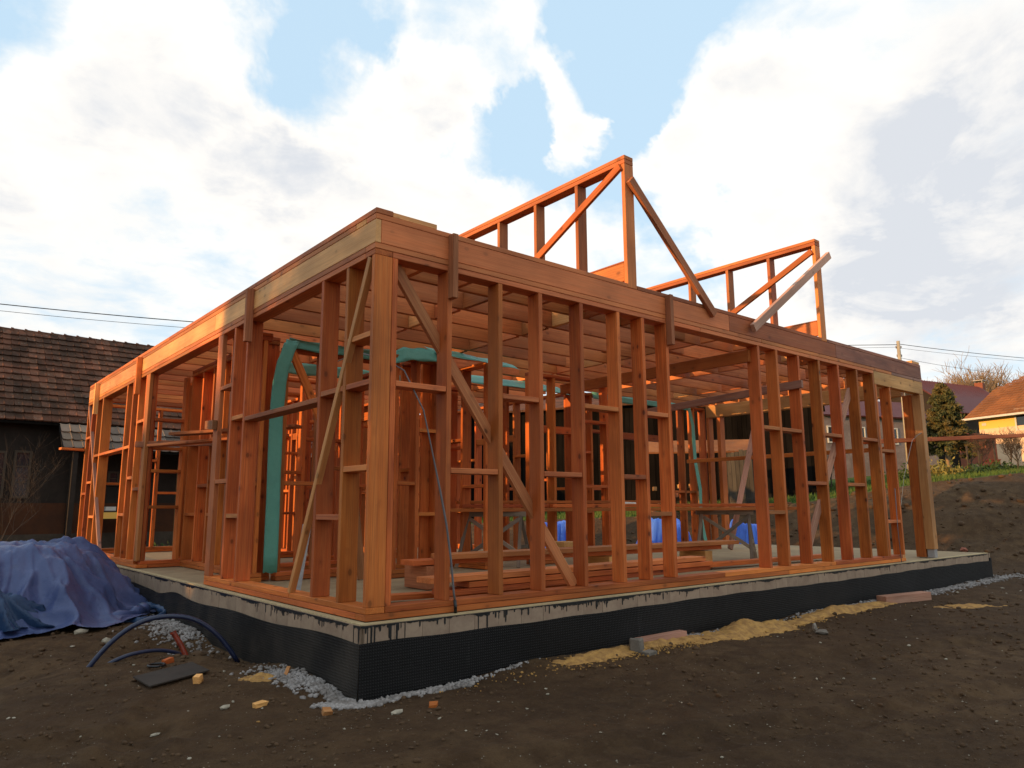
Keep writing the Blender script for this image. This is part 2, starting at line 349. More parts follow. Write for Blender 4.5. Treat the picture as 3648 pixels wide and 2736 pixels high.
def height(x, y, fine=True):
    up, e, d, k = hill(x, y)
    foot = np.maximum(np.maximum(-.05-x, x-12.5), np.maximum(-.05-y, y-11.5))     # distance outside the footprint
    h = -.462-.045*sstep(.3, 3.5, foot)+.05*sstep(9.5, 12.5, x)*sstep(3, 0, foot)
    def g(cx, cy, r, a, ry=None): return a*np.exp(-(((x-cx)/r)**2+((y-cy)/(ry or r))**2))
    h = h+g(-.02,-.08,.35,-.055)+g(.75,-.15,.5,-.05,.3)+g(1.55,-.15,.55,.03,.3)+g(-.12,2.05,.40,-.10,.7)+g(-.62,3.05,.50,-.17,.38)+g(-2.25,2.65,.55,-.18,.55)
    h = h+g(-.55,1.95,.28,.05,.22)+g(-1.3,4.4,.8,.03)
    h = h+.030*fbm(x*.8, y*.8, 1, 3)
    if fine:
        near = sstep(40, 12, d)
        bank = sstep(.02, .3, e)*sstep(1.0, .8, e)
        h = h+(.016*fbm(x*3.1, y*3.1, 5, 4)+.012*np.maximum(fbm(x*9, y*9, 8, 3), -.1))*near+.0055*fbm(x*34, y*34, 9, 2)*sstep(14, 4, d)
        h = h+bank*(.16*fbm(x*1.1, y*1.1, 21, 4)+.10*np.maximum(fbm(x*3.3, y*3.3, 22, 3), 0))
        tr = np.sin((x*.8+y*.6)*2.1+fbm(x*.5, y*.5, 30, 2)*3); h = h+.010*tr*sstep(2.2, 4.2, foot)
        for (ax0, ay0, an_, wd_) in ((2.0,-2.6,-.28,.16),(2.35,-1.25,-.28,.16),(-1.3,.3,1.1,.14)):      # wheel tracks pressed into the soil
            ux, uy = math.cos(an_), math.sin(an_); dn = (x-ax0)*(-uy)+(y-ay0)*ux+.10*fbm(x*.5, y*.5, 50, 2); tread = .006*np.sin(((x-ax0)*ux+(y-ay0)*uy)*38+dn*20)
            h = h+np.exp(-(dn/wd_)**4)*(-.030+tread)*sstep(.9, 1.4, foot)+.018*np.exp(-((np.abs(dn)-wd_*1.5)/.07)**2)*sstep(.9, 1.4, foot)
    return h+up
ya = np.concatenate([np.radians(np.arange(-180, -42, 3.0)), np.radians(np.linspace(-42, 42, 580)), np.radians(np.arange(45, 180, 3.0))])
rr = [0.0]; r_ = .9
while r_ < 62: rr.append(r_); r_ *= 1.0108
while r_ < 900: rr.append(r_); r_ *= 1.07
rr = np.array(rr); na, nr = len(ya), len(rr)
AA, R2 = np.meshgrid(ya, rr, indexing='ij')
GX = CAM.x+R2*np.cos(YAW-AA); GY = CAM.y+R2*np.sin(YAW-AA); GZ = height(GX, GY)
inside = (GX > 0.2) & (GX < 12.2) & (GY > .2) & (GY < 4.2) | (GX > .2) & (GX < 6.4) & (GY > .2) & (GY < 11)
GZ = np.where(inside, -.62, GZ)
V = np.stack([GX, GY, GZ], -1).reshape(-1, 3)
i, j = np.meshgrid(np.arange(na), np.arange(nr-1), indexing='ij'); i2 = (i+1) % na
F = np.stack([i*nr+j, i*nr+j+1, i2*nr+j+1, i2*nr+j], -1).reshape(-1, 4)
gm = npmesh('ground', V, F, M_GROUND, True)
up, e, d, k = hill(GX, GY)
turf = np.maximum(sstep(.86, 1.0, e)*1.0, 0)*sstep(-.72, -.5, k)
turf = np.maximum(turf, sstep(25, 30, d)); at = gm.attributes.new('turf', 'FLOAT', 'POINT'); at.data.foreach_set('value', turf.ravel().astype(np.float32))
tag(link('ground', gm), kind='structure')
def gz(x, y): return float(height(np.array([float(x)]), np.array([float(y)]))[0])

# ------------------------------------------------------------------ timber boards
_bx = {}
def chamfer(L, w_, t_, m, c=.0035):
    key = (round(L, 3), round(w_, 3), round(t_, 3), m.name)
    if key in _bx: return _bx[key]
    h = (L/2, w_/2, t_/2); V = []; ix = {}
    for sx in (-1, 1):
        for sy in (-1, 1):
            for sz in (-1, 1):
                for a in range(3):
                    p = [sx*h[0], sy*h[1], sz*h[2]]; s3 = (sx, sy, sz)
                    for q in range(3):
                        if q != a: p[q] -= s3[q]*c
                    ix[(sx, sy, sz, a)] = len(V); V.append(p)
    F = []
    for a in range(3):
        b_, c_ = (a+1) % 3, (a+2) % 3
        for s_ in (-1, 1):
            q = []
            for u, v in ((-1,-1),(1,-1),(1,1),(-1,1)):
                k3 = [0, 0, 0]; k3[a] = s_; k3[b_] = u; k3[c_] = v; q.append(ix[(*k3, a)])
            F.append(q if s_ > 0 else q[::-1])
    for a in range(3):                                   # edge bevels running along axis a
        b_, c_ = (a+1) % 3, (a+2) % 3
        for u in (-1, 1):
            for v in (-1, 1):
                k0 = [0]*3; k0[a] = -1; k0[b_] = u; k0[c_] = v; k1 = k0[:]; k1[a] = 1
                q = [ix[(*k0, b_)], ix[(*k1, b_)], ix[(*k1, c_)], ix[(*k0, c_)]]
                F.append(q if u*v < 0 else q[::-1])
    for sx in (-1, 1):
        for sy in (-1, 1):
            for sz in (-1, 1):
                q = [ix[(sx, sy, sz, a)] for a in range(3)]; F.append(q if sx*sy*sz > 0 else q[::-1])
    me = mesh('board', V, F, m); _bx[key] = me; return me
def board(name, p0, p1, wd, th, up, parent, m=None, label=None):
    """a sawn piece from p0 to p1; wd is measured along 'up', th across it"""
    m = m or W_RED; p0, p1 = Vector(p0), Vector(p1); a = p1-p0; L = a.length; a.normalize()
    u = Vector(up); u = (u-a*u.dot(a)).normalized(); t_ = a.cross(u)
    R = Matrix((a, u, t_)).transposed().to_4x4(); R.translation = (p0+p1)/2
    o = bpy.data.objects.new(name, chamfer(L, wd, th, m)); COL.objects.link(o)
    if parent is not None: o.parent = parent; o.matrix_parent_inverse = Matrix()
    o.matrix_world = R if parent is None else R
    if parent is not None: o.matrix_basis = Matrix.Translation(parent.location).inverted() @ R
    if label: o['label'] = label
    return o
def vpost(name, x0, x1, y0, y1, z0, z1, parent, m=None, label=None):
    x, y = (x0+x1)/2, (y0+y1)/2
    return board(name, (x, y, z0), (x, y, z1), x1-x0, y1-y0, (1,0,0), parent, m, label)
def xbar(name, x0, x1, y0, y1, z0, z1, parent, m=None, label=None):
    y, z = (y0+y1)/2, (z0+z1)/2; return board(name, (x0, y, z), (x1, y, z), z1-z0, y1-y0, (0,0,1), parent, m, label)
def ybar(name, x0, x1, y0, y1, z0, z1, parent, m=None, label=None):
    x, z = (x0+x1)/2, (z0+z1)/2; return board(name, (x, y0, z), (x, y1, z), z1-z0, x1-x0, (0,0,1), parent, m, label)

# local-space fix for all other parts: parts are built in world coordinates under an empty that stands elsewhere
def link(name, me, parent=None, loc=None, rot=None):
    o = bpy.data.objects.new(name, me); COL.objects.link(o)
    if loc is not None: o.location = loc
    if rot is not None: o.rotation_euler = rot
    if parent is not None:
        o.parent = parent; o.location = Vector(o.location)-parent.location
    return o
def empty(name, loc, label, cat, group=None):
    o = bpy.data.objects.new(name, None); COL.objects.link(o); o.location = loc; o.empty_display_size = .1
    return tag(o, label, cat, group)

G = .003                                                        # joint gap
H = empty('timber_house_frame', (0, 0, .002), 'unfinished reddish timber house frame with open stud walls on the pale block foundation', 'house frame')
D_ = .16; TP = 2.86
def plates(axis, fix, a0, a1, low=True, top=True, z=TP, jog=0):
    """double bottom and double top plates of a wall; fix = outer face coordinate"""
    bar = xbar if axis == 'x' else ybar
    def B(n, z0, z1, s0, s1, m=None):
        if axis == 'x': bar(n, s0, s1, fix, fix+D_, z0, z1, H, m)
        else: bar(n, fix, fix+D_, s0, s1, z0, z1, H, m)
    if low: B('bottom_plate', .002, .049, a0, a1); B('bottom_plate', .052, .099, a0+jog, a1-.001)
    if top: B('top_plate', z+.001, z+.048, a0+jog, a1-.001); B('top_plate', z+.052, z+.098, a0, a1)
def stud(axis, fix, a, wdt=.05, z0=.10, z1=TP, m=None, dep=D_):
    if axis == 'x': vpost('stud', a, a+wdt, fix+.001, fix+dep-.001, z0, z1, H, m)
    else: vpost('stud', fix+.001, fix+dep-.001, a, a+wdt, z0, z1, H, m)
def nog(axis, fix, a0, a1, z, hgt=.045, dep=D_, m=None):
    if axis == 'x': xbar('noggin', a0+G, a1-G, fix+.003, fix+dep-.003, z, z+hgt, H, m)
    else: ybar('noggin', fix+.003, fix+dep-.003, a0+G, a1-G, z, z+hgt, H, m)

# --- front wall (runs along +X, outer face y = 0)
xbar('bottom_plate', 0, 5.9, 0, D_, .002, .049, H); xbar('bottom_plate', 5.905, 9.27, 0, D_, .002, .049, H)
xbar('bottom_plate', .165, 4.55, 0, D_, .052, .099, H); xbar('bottom_plate', 4.555, 7.1, 0, D_, .052, .099, H); xbar('bottom_plate', 7.105, 9.16, 0, D_, .052, .099, H); xbar('bottom_plate', 9.165, 9.262, .002, D_-.002, .052, .098, H, W_PALE)
xbar('top_plate', .165, 4.3, 0, D_, TP+.001, TP+.048, H, W_BEAM); xbar('top_plate', 4.305, 8.71, 0, D_, TP+.001, TP+.048, H, W_BEAM)
xbar('top_plate', 0, 5.6, 0, D_, TP+.052, TP+.098, H, W_BEAM); xbar('top_plate', 5.605, 9.35, 0, D_, TP+.052, TP+.098, H, W_BEAM); xbar('top_plate', 9.355, 10.5, 0, D_, TP+.052, TP+.098, H, W_PINK)
fs = [.166,.71,1.27,1.76,2.31,2.855,3.25,3.655,5.49,5.915,6.46,7.015,7.56,8.13,8.665]
for a in fs: stud('x', 0, a)
stud('x', 0, 8.728, z1=2.697); stud('x', 0, 9.21, z1=2.697)
for a0, a1, z in [(.216,.71,1.80),(.76,1.27,1.12),(1.32,1.76,1.80),(1.81,2.31,1.12),(2.36,2.855,1.80),(2.905,3.25,1.12),(3.30,3.655,1.80),(3.30,3.655,.74),
    (5.54,5.915,1.80),(5.54,5.915,.74),(5.965,6.46,1.80),(6.51,7.015,1.12),(7.065,7.56,1.80),(7.61,8.13,1.12),(8.18,8.665,1.80),(8.778,9.21,1.655),(8.778,9.21,.58)]:
    nog('x', 0, a0, a1, z, m=W_BEAM)
xbar('header', 8.718, 10.505, -.001, .11, 2.70, TP+.048, H, W_PALE, 'pale unstained header over the terrace opening')
vpost('terrace_post', 10.362, 10.508, 0, .135, .135, 2.697, H, W_PALE, 'pale unstained corner post of the terrace')
vpost('terrace_post', 10.362, 10.508, .139, .29, .004, 2.697, H, W_RED)
sh = MB().box(10.38, 10.49, .012, .12, .002, .134).build('post_shoe', M_METAL, H)
# --- left wall (runs along +Y, outer face x = 0)
vpost('corner_stud', 0, .162, 0, .05, .10, TP, H, W_RED)
ybar('bottom_plate', 0, D_, .161, 3.74, .002, .049, H); ybar('bottom_plate', .0, D_, .0, 1.40, .052, .099, H); ybar('bottom_plate', 0, D_, 1.405, 3.74, .052, .099, H)
ybar('top_plate', .001, D_, 0, .16, TP+.001, TP+.048, H, W_RED)
ybar('top_plate', 0, D_, .165, 4.9, TP+.001, TP+.048, H, W_BEAM); ybar('top_plate', 0, D_, 4.905, 11.38, TP+.001, TP+.048, H, W_BEAM)
ybar('top_plate', 0, D_, .165, 3.0, TP+.052, TP+.098, H, W_BEAM); ybar('top_plate', 0, D_, 3.005, 8.1, TP+.052, TP+.098, H, W_BEAM); ybar('top_plate', 0, D_, 8.105, 11.38, TP+.052, TP+.098, H, W_BEAM)
for a in [.445,.92,2.755,3.155,6.955,7.385,7.76,8.16,10.01,10.47,10.92,11.33]: stud('y', 0, a)
vpost('stud', 0, .05, 3.58, 3.74, .10, TP, H, W_BEAM); vpost('stud', 0, .05, 6.79, 6.95, .10, TP, H, W_BEAM)
for a0, a1, z in [(.05,.445,2.19),(.05,.445,1.80),(.05,.445,1.125),(.495,.92,1.80),(.495,.92,.74),(.97,2.755,1.76),(2.805,3.155,1.80),(2.805,3.155,.74),(3.205,3.58,2.19),(3.205,3.58,1.12),
    (7.005,7.385,2.15),(7.005,7.385,1.12),(7.435,7.76,1.30),(7.81,8.16,1.80),(7.81,8.16,.735),(8.21,10.01,1.80),(10.06,10.47,1.80),(10.06,10.47,.69),(10.52,10.92,1.32),(10.97,11.33,2.19),(10.97,11.33,1.12)]:
    nog('y', 0, a0, a1, z, m=W_BEAM)
ybar('bottom_plate', 0, D_, 6.79, 11.38, .002, .049, H); ybar('bottom_plate', 0, D_, 6.955, 11.38, .052, .099, H)
board('diagonal_brace', (.022, .085, TP-.01), (.022, 1.40, .10), .055, .055, (0,1,0), H, W_BRACE)
board('diagonal_brace', (.022, 11.33, TP-.02), (.022, 9.35, .10), .055, .055, (0,1,0), H, W_PINK)
board('diagonal_brace', (.262, .137, TP-.02), (2.29, .137, .10), .10, .045, (1,0,1), H, W_BRACE)
board('diagonal_brace', (6.52, .137, .10), (8.3, .137, TP-.1), .10, .045, (1,0,-1), H, W_PINK)
# --- recess of the left wall
plates('x', 3.58, .165, .60)
for a in (.165, .37, .49): stud('x', 3.58, a)
for a0, a1, z in [(.215,.37,1.9),(.42,.49,1.1)]: nog('x', 3.58, a0, a1, z)
plates('y', .60, 3.75, 6.78); 
for a in (3.76, 4.3, 5.25, 5.72, 6.2, 6.72): stud('y', .60, a)
for a0, a1, z in [(3.81,4.3,1.8),(5.3,5.72,1.8),(5.3,5.72,.74),(5.77,6.2,1.15),(6.25,6.72,1.8),(6.25,6.72,.74)]: nog('y', .60, a0, a1, z)
xbar('bottom_plate', .165, .76, 6.79, 6.95, .002, .049, H); xbar('bottom_plate', .055, .76, 6.79, 6.95, .052, .099, H)
for a in (.055, .53, .71): stud('x', 6.79, a)
for z in (2.15, 1.72, .85, 1.38): nog('x', 6.79, .105, .53, z)
# --- interior partitions
def partition(axis, fix, a0, a1, gaps=(), sp=.56, seed=1, nogs=True, top=TP):
    r = random.Random(seed); segs = []; s = a0
    for g0, g1 in gaps: segs.append((s, g0)); s = g1
    segs.append((s, a1))
    for s0, s1 in segs:
        plates(axis, fix, s0, s1, True, False)
        n = max(1, round((s1-s0-.05)/sp)); xs = [s0+(s1-s0-.05)*q/n for q in range(n+1)]
        for x in xs: stud(axis, fix, x, z1=top)
        if nogs:
            for q in range(n):
                for z in r.choice([(1.8,), (1.12,), (1.8, .74), (2.2, 1.15), (1.32,)]): nog(axis, fix, xs[q]+.05, xs[q+1], z)
    if axis == 'x': xbar('top_plate', a0, a1, fix, fix+D_, top+.001, top+.048, H); 
    else: ybar('top_plate', fix, fix+D_, a0, a1, top+.001, top+.048, H)
    for g0, g1 in gaps:
        if g1-g0 > .7:
            if axis == 'x': xbar('lintel', g0+G, g1-G, fix+.01, fix+.11, 2.12, 2.24, H)
            else: ybar('lintel', fix+.01, fix+.11, g0+G, g1-G, 2.12, 2.24, H)
partition('x', 3.58, .77, 2.25, sp=.42, seed=3, top=2.78)
board('diagonal_brace', (.84, 3.56, 2.76), (1.45, 3.56, 1.55), .10, .04, (1,0,1), H)
partition('x', 2.92, 1.95, 2.62, sp=.30, seed=4, top=2.72)
partition('y', 2.46, 3.10, 5.4, gaps=((4.2, 5.0),), seed=5, top=2.78)
partition('x', 4.9, 1.0, 4.6, gaps=((2.9, 3.7),), seed=6, top=2.78)
partition('x', 4.32, 4.9, 10.36, gaps=((5.5, 6.4), (7.4, 9.2)), sp=.42, seed=8)
partition('y', 6.42, 4.5, 11.1, gaps=((6.0, 7.2), (8.6, 9.5)), seed=9)
partition('x', 11.20, .17, 6.55, gaps=((1.9, 3.2), (4.4, 5.4)), seed=10)
partition('y', 2.9, 6.4, 10.6, gaps=((7.4, 8.3),), seed=11)
partition('x', 7.6, .8, 2.8, gaps=((1.5, 2.3),), seed=12)
partition('y', 4.3, 5.1, 8.8, gaps=((5.8, 6.7),), seed=13)
partition('x', 8.9, 3.1, 6.3, gaps=((4.0, 4.9),), seed=14)
partition('y', 3.55, 3.15, 4.85, sp=.5, seed=15)
partition('x', 6.1, .8, 4.2, gaps=((1.6, 2.2),), sp=.5, seed=16)
partition('x', 3.35, 4.6, 6.3, gaps=((5.1, 5.7),), sp=.45, seed=17)
vpost('stud', 10.30, 10.46, 4.2, 4.26, .1, 2.69, H); vpost('stud', 10.30, 10.46, 3.92, 4.0, .1, 2.69, H, W_RED)
ybar('header', 10.365, 10.50, .30, 4.3, 2.70, 2.955, H, W_PALE, 'pale unstained side header of the terrace')
ybar('beam', 5.437, 5.488, .10, 3.6, 2.66, 2.82, H)
board('tie_board', (6.432, -.06, 2.455), (6.432, 2.75, 2.34), .105, .045, (0,0,1), H, W_PINK)
ybar('sill_rail', 9.23, 9.255, .17, 4.0, 1.69, 1.76, H)
# --- ceiling joists, blocking and rim
for k_ in range(20):
    y = .665+.555*k_; a1 = 10.36 if y < 4.45 else 6.55
    split = 5.4 if k_ % 2 else 4.7
    xbar('ceiling_joist', .055, split+.2, y, y+.05, 2.962, 3.158, H, W_BEAM); xbar('ceiling_joist', split-.1, a1, y+.053, y+.10, 2.962, 3.158, H, W_BEAM)
for r_i, bx in enumerate((3.06, 5.21, 7.2, 1.75, 8.9)):
    for k_ in range(-1, 10 if bx < 6.5 else 6):
        y0 = .665+.555*k_+.10 if k_ >= 0 else .055
        ybar('blocking', bx, bx+.05, y0+G, .665+.555*(k_+1)-G, 2.964, 3.156, H, W_BEAM if (k_*2+r_i) % 7 else W_PALE)
for bx in (.68, 1.24, 2.28, 2.83, 3.66, 4.3, 5.95, 6.45, 7.7, 8.3, 9.4): ybar('blocking', bx, bx+.05, .055, .66, 2.964, 3.156, H, W_BEAM)
xbar('rim_board', .052, 4.9, 0, .05, 2.961, 3.159, H, W_BEAM); xbar('rim_board', 4.905, 7.55, 0, .05, 2.961, 3.159, H, W_BEAM)
xbar('rim_board', 7.555, 10.50, 0, .05, 2.961, 3.159, H, W_STAIN, 'water-stained dark rim board at the right end')
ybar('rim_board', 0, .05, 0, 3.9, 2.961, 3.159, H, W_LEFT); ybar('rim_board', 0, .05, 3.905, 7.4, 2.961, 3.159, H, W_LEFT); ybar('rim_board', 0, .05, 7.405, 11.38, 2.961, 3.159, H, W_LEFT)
ybar('rim_board', 10.45, 10.50, .052, 4.4, 2.961, 3.159, H, W_BEAM); xbar('rim_board', 6.6, 10.5, 4.42, 4.47, 2.961, 3.159, H, W_BEAM); xbar('rim_board', .05, 6.6, 11.33, 11.38, 2.961, 3.159, H, W_BEAM)
xbar('top_plate', 0, 3.05, 0, D_, 3.162, 3.208, H, W_BEAM); xbar('top_plate', 3.205, 7.17, 0, D_, 3.162, 3.208, H, W_BEAM); xbar('top_plate', 7.32, 10.50, 0, D_, 3.162, 3.208, H, W_STAIN)
ybar('top_plate', 0, D_, .165, .34, 3.162, 3.208, H, W_PALE); ybar('top_plate', 0, D_, .345, 5.2, 3.162, 3.208, H, W_BEAM); ybar('top_plate', 0, D_, 5.205, 11.38, 3.162, 3.208, H, W_BEAM)
ybar('top_plate', 0, D_, 0.0, 5.9, 3.212, 3.258, H, W_BEAM); ybar('top_plate', 0, D_, 5.905, 11.38, 3.212, 3.258, H, W_BEAM)
xbar('plate_offcut', .163, .60, .01, D_-.01, 3.212, 3.256, H, W_PALE, 'short pale offcut on top of the near corner'); xbar('plate_offcut', 10.2, 10.49, .01, D_-.01, 3.212, 3.256, H, W_PALE, 'short pale offcut on top of the right end')
# battens tacked over the rim
for bx, m in ((.712, W_BROWN), (3.665, W_BROWN)): vpost('clamp_batten', bx, bx+.055, -.078, -.002, 2.61, 3.185, H, m)
for by, m in ((2.635, W_BROWN), (7.31, W_RED), (10.42, W_PALE)): vpost('clamp_batten', -.080, -.002, by, by+.055, 2.60, 3.185, H, m)
# --- attic knee-wall frames standing across the rim
for X1, lo in ((3.055, True), (7.172, False)):
    x2 = X1+.146
    vpost('attic_post', X1, x2, .002, .052, 3.165, 4.592, H, W_BEAM)
    for k_ in range(1, 7): vpost('attic_stud', X1, x2, .735*k_, .735*k_+.05, 3.215, 4.592, H, W_BEAM)
    ybar('attic_plate', X1, x2, .06, 4.6, 3.162, 3.209, H, W_BEAM)
    ybar('attic_plate', X1, x2, 0, 4.6, 4.594, 4.642, H, W_BEAM); ybar('attic_plate', X1, x2, 0, 4.6, 4.645, 4.69, H, W_BEAM)
    ybar('attic_board', X1+.003, X1+.048, .055, 4.5, 3.25, 3.455, H, W_BEAM); ybar('attic_rail', X1+.002, X1+.08, .055, 4.5, 3.457, 3.475, H, W_BEAM)
    board('diagonal_brace', (X1-.022, .04, 4.555 if lo else 4.50), (X1-.022, 2.72, 3.24), .085, .045, (0,1,1), H, W_RED)
board('raking_prop', (3.105, -.028, 4.40), (4.555, -.028, 3.10), .105, .05, (1,0,1), H, W_BROWN)
board('raking_prop', (7.425, -.07, 4.47), (5.31, -.07, 3.045), .105, .055, (-1,0,1), H, W_PINK, 'lighter raking prop of the right attic frame')
board('raking_prop', (9.0, 2.2, 2.60), (7.9, 2.2, .15), .10, .045, (1,0,-1), H, W_PINK)

# ------------------------------------------------------------------ foundation
FN = empty('foundation', (6, 3, 0), 'concrete slab edge of pale blocks with tar drips above black dimpled membrane', 'foundation')
L6 = [(-.05,-.05),(12.5,-.05),(12.5,5.6),(6.8,5.6),(6.8,11.5),(-.05,11.5)]
v = [(x, y, -.60) for x, y in L6]+[(x, y, -.006) for x, y in L6]; n6 = 6
slab = link('floor_slab', mesh('floor_slab', v, [tuple(range(6))[::-1], tuple(range(6, 12))]+[(q, (q+1) % 6, (q+1) % 6+6, q+6) for q in range(6)], M_SLAB), FN)
rb = random.Random(3)
def blk(L): return mesh('foundation_block', *(lambda m: (m.v, m.f))(MB().box(-L/2, L/2, -.02, .012, -.11, .11)), M_BLOCK)
bm_ = blk(.247)
for q in range(50):
    o = link('foundation_block', bm_, FN, (.075+.25*q, -.062-rb.random()*.003, -.123+.0), (0, 0, 0))
for q in range(46):
    o = link('foundation_block', bm_, FN, (-.062-rb.random()*.003, .075+.25*q, -.123), (0, 0, math.radians(-90)))
MB().box(-.066, 12.5, -.066, -.003, -.012, -.003).box(-.066, -.003, -.002, 11.5, -.012, -.003).build('mortar_edge', M_MORTAR, FN)
# tar: a smear along the arris with runs of different length
def drips(ax, ranges, seed):
    r = random.Random(seed); m = MB()
    for a0, a1, dens, lmax in ranges:
        a = a0
        base = .012
        while a < a1:
            ww = r.uniform(.006, .016); base = max(.004, min(.032, base+r.uniform(-.006, .006)))
            L = base if r.random() > dens else base+r.random()**2.2*lmax
            z0 = -.0125; pts = [(a, z0), (a+ww, z0), (a+ww, z0-L*.8), (a+ww*.72, z0-L), (a+ww*.28, z0-L), (a, z0-L*.8)]
            if ax == 'x': f = [(p, -.0865, z) for p, z in pts]; bk = [(p, -.082, z) for p, z in pts]
            else: f = [(-.0865, p, z) for p, z in pts]; bk = [(-.082, p, z) for p, z in pts]
            nn = 6; m.add(f+bk, [tuple(range(6)), tuple(range(6, 12))[::-1]]+[(q, q+6, (q+1) % 6+6, (q+1) % 6) for q in range(6)]); a += ww*.96
    return m
m = drips('x', [(-.08,.32,.35,.17),(.32,1.1,.10,.15),(1.1,3.3,.32,.10),(3.3,4.6,.10,.08),(4.6,8.3,.03,.04),(8.3,8.5,.5,.12),(8.5,12.4,.04,.03)], 5)
m.build('tar_runs', M_TAR, FN)
drips('y', [(-.08,.02,.5,.17),(.1,1.5,.16,.05),(1.5,2.3,.3,.10),(2.3,5.4,.06,.04),(5.4,8.0,.05,.03)], 6).build('tar_runs', M_TAR, FN)
def sheet(ax, a0, a1, n, ztop):
    V_ = []; F_ = []; nz = 10
    for q in range(n+1):
        a = a0+(a1-a0)*q/n; zt = ztop(a)
        for c in range(nz+1):
            z = zt+( -.80-zt)*c/nz; fz = c/nz
            o_ = -.092-.012*math.sin(a*2.3+fz)*fz-.016*max(0, float(vn(np.array([a*1.7]), np.array([fz*2.0]), 44)[0])-.35)*(1 if ax == 'y' else .4)
            V_.append((a, o_, z) if ax == 'x' else (o_, a, z))
    for q in range(n):
        for c in range(nz):
            i0 = q*(nz+1)+c; F_.append((i0, i0+nz+1, i0+nz+2, i0+1) if ax == 'y' else (i0, i0+1, i0+nz+2, i0+nz+1))
    return V_, F_
zf = lambda a: -.132-.006*math.sin(a*1.1)+.004*math.sin(a*7)
zl = lambda a: -.132-.035*sstep(.0, 3.0, a)+.012*math.sin(a*3.1)-.028*math.exp(-((a-5.1)/.3)**2)+.02*math.exp(-((a-4.4)/.3)**2)
vf, ff = sheet('x', -.095, 12.55, 160, zf); o = link('dimpled_membrane', mesh('dimpled_membrane', vf, ff, M_MEMB, True), FN)
vf, ff = sheet('y', -.095, 11.5, 160, zl); o = link('dimpled_membrane', mesh('dimpled_membrane', vf, ff, M_MEMB_SKYLIT, True), FN)
MB().box(12.5, 12.56, -.09, 5.6, -.60, -.09).build('dimpled_membrane', M_MEMB, FN); MB().box(12.50, 12.54, -.08, 5.6, -.088, -.01).build('end_block', M_BLOCK, FN)

# ------------------------------------------------------------------ green membrane strips (draped over the partitions)
def ribbon(name, label, path, wdir, wd, grp='green membrane strips over the interior walls', sag=.02, mt=None):
    path = [Vector(p) for p in path]; P = []
    for q in range(len(path)-1):
        for s in range(6): P.append(path[q].lerp(path[q+1], s/6))
    P.append(path[-1]); wv = [Vector(wdir(q/(len(P)-1))) if callable(wdir) else Vector(wdir) for q in range(len(P))]
    V_ = []; F_ = []; nw = 5
    for q, p in enumerate(P):
        for c in range(nw+1):
            u = c/nw-.5; nz = .010*math.sin(q*.9+c*1.7)+sag*(u*u*4)*-.3
            V_.append(p+wv[q]*(u*wd)+Vector((0, .4, 1))*nz)
    for q in range(len(P)-1):
        for c in range(nw): i0 = q*(nw+1)+c; F_.append((i0, i0+1, i0+nw+2, i0+nw+1))
    o = link(name, mesh(name, V_, F_, mt or M_GREEN, True)); sol = o.modifiers.new('thickness', 'SOLIDIFY'); sol.thickness = .003
    return tag(o, label, 'membrane', grp)
ribbon('green_membrane', 'green membrane strip hanging like a post beside the recess, curling at its top', [(.685,3.545,.10),(.675,3.54,1.2),(.662,3.53,1.9),(.67,3.50,2.35),(.72,3.50,2.62),(.80,3.52,2.84),(.84,3.55,2.90)], (1,0,-.05), .17)
ribbon('green_membrane', 'green membrane band hanging along the partition top behind the left window bay', [(.80,3.56,2.87),(1.3,3.56,2.86),(1.9,3.56,2.87),(2.3,3.56,2.86)], (0,.12,1), .13)
ribbon('green_membrane', 'crumpled green membrane corner piece above the short partition behind the front corner post', [(1.85,3.0,2.70),(2.05,2.88,2.78),(2.25,2.87,2.80),(2.60,2.87,2.81)], (0,.5,1), .18)
ribbon('green_membrane', 'wide green membrane roll lying over the partition behind the second and third front studs', [(2.5,2.98,2.90),(3.0,2.95,2.89),(3.5,2.93,2.86),(3.86,2.9,2.84)], (0,.95,.45), .34)
ribbon('green_membrane', 'pale green membrane band on the second partition seen through the left window bay', [(1.1,4.87,2.82),(1.6,4.87,2.82),(2.2,4.87,2.84),(3.2,4.87,2.83)], (0,.15,1), .17)
ribbon('green_membrane', 'long green membrane under the joists behind the middle front studs', [(3.3,4.2,2.86),(4.3,4.15,2.85),(5.2,4.1,2.86),(6.0,4.1,2.84)], (0,.85,.5), .36)
ribbon('green_membrane', 'green membrane band running under the rear joists to the hanging strip', [(6.9,4.28,2.87),(8.0,4.28,2.86),(9.0,4.28,2.87),(9.75,4.27,2.87)], (0,.3,.9), .14)
ribbon('green_membrane', 'green membrane strip hanging to the floor at the rear right, twisted at its foot', [(9.70,4.25,2.90),(9.78,4.22,2.5),(9.80,4.22,1.8),(9.93,4.22,1.2),(9.92,4.22,.6),(9.98,4.2,.25),(10.05,4.2,.02)], (.9,.2,0), .17)
ribbon('green_membrane', 'narrow pale green strip hanging between the middle interior studs', [(6.35,4.26,2.1),(6.37,4.25,1.5),(6.40,4.25,.9),(6.42,4.25,.45)], (.9,.1,0), .09)
ribbon('green_membrane', 'folded green membrane lying on the floor behind the lumber', [(2.45,3.32,.06),(2.7,3.4,.10),(2.95,3.45,.05)], (.2,.9,.2), .22)

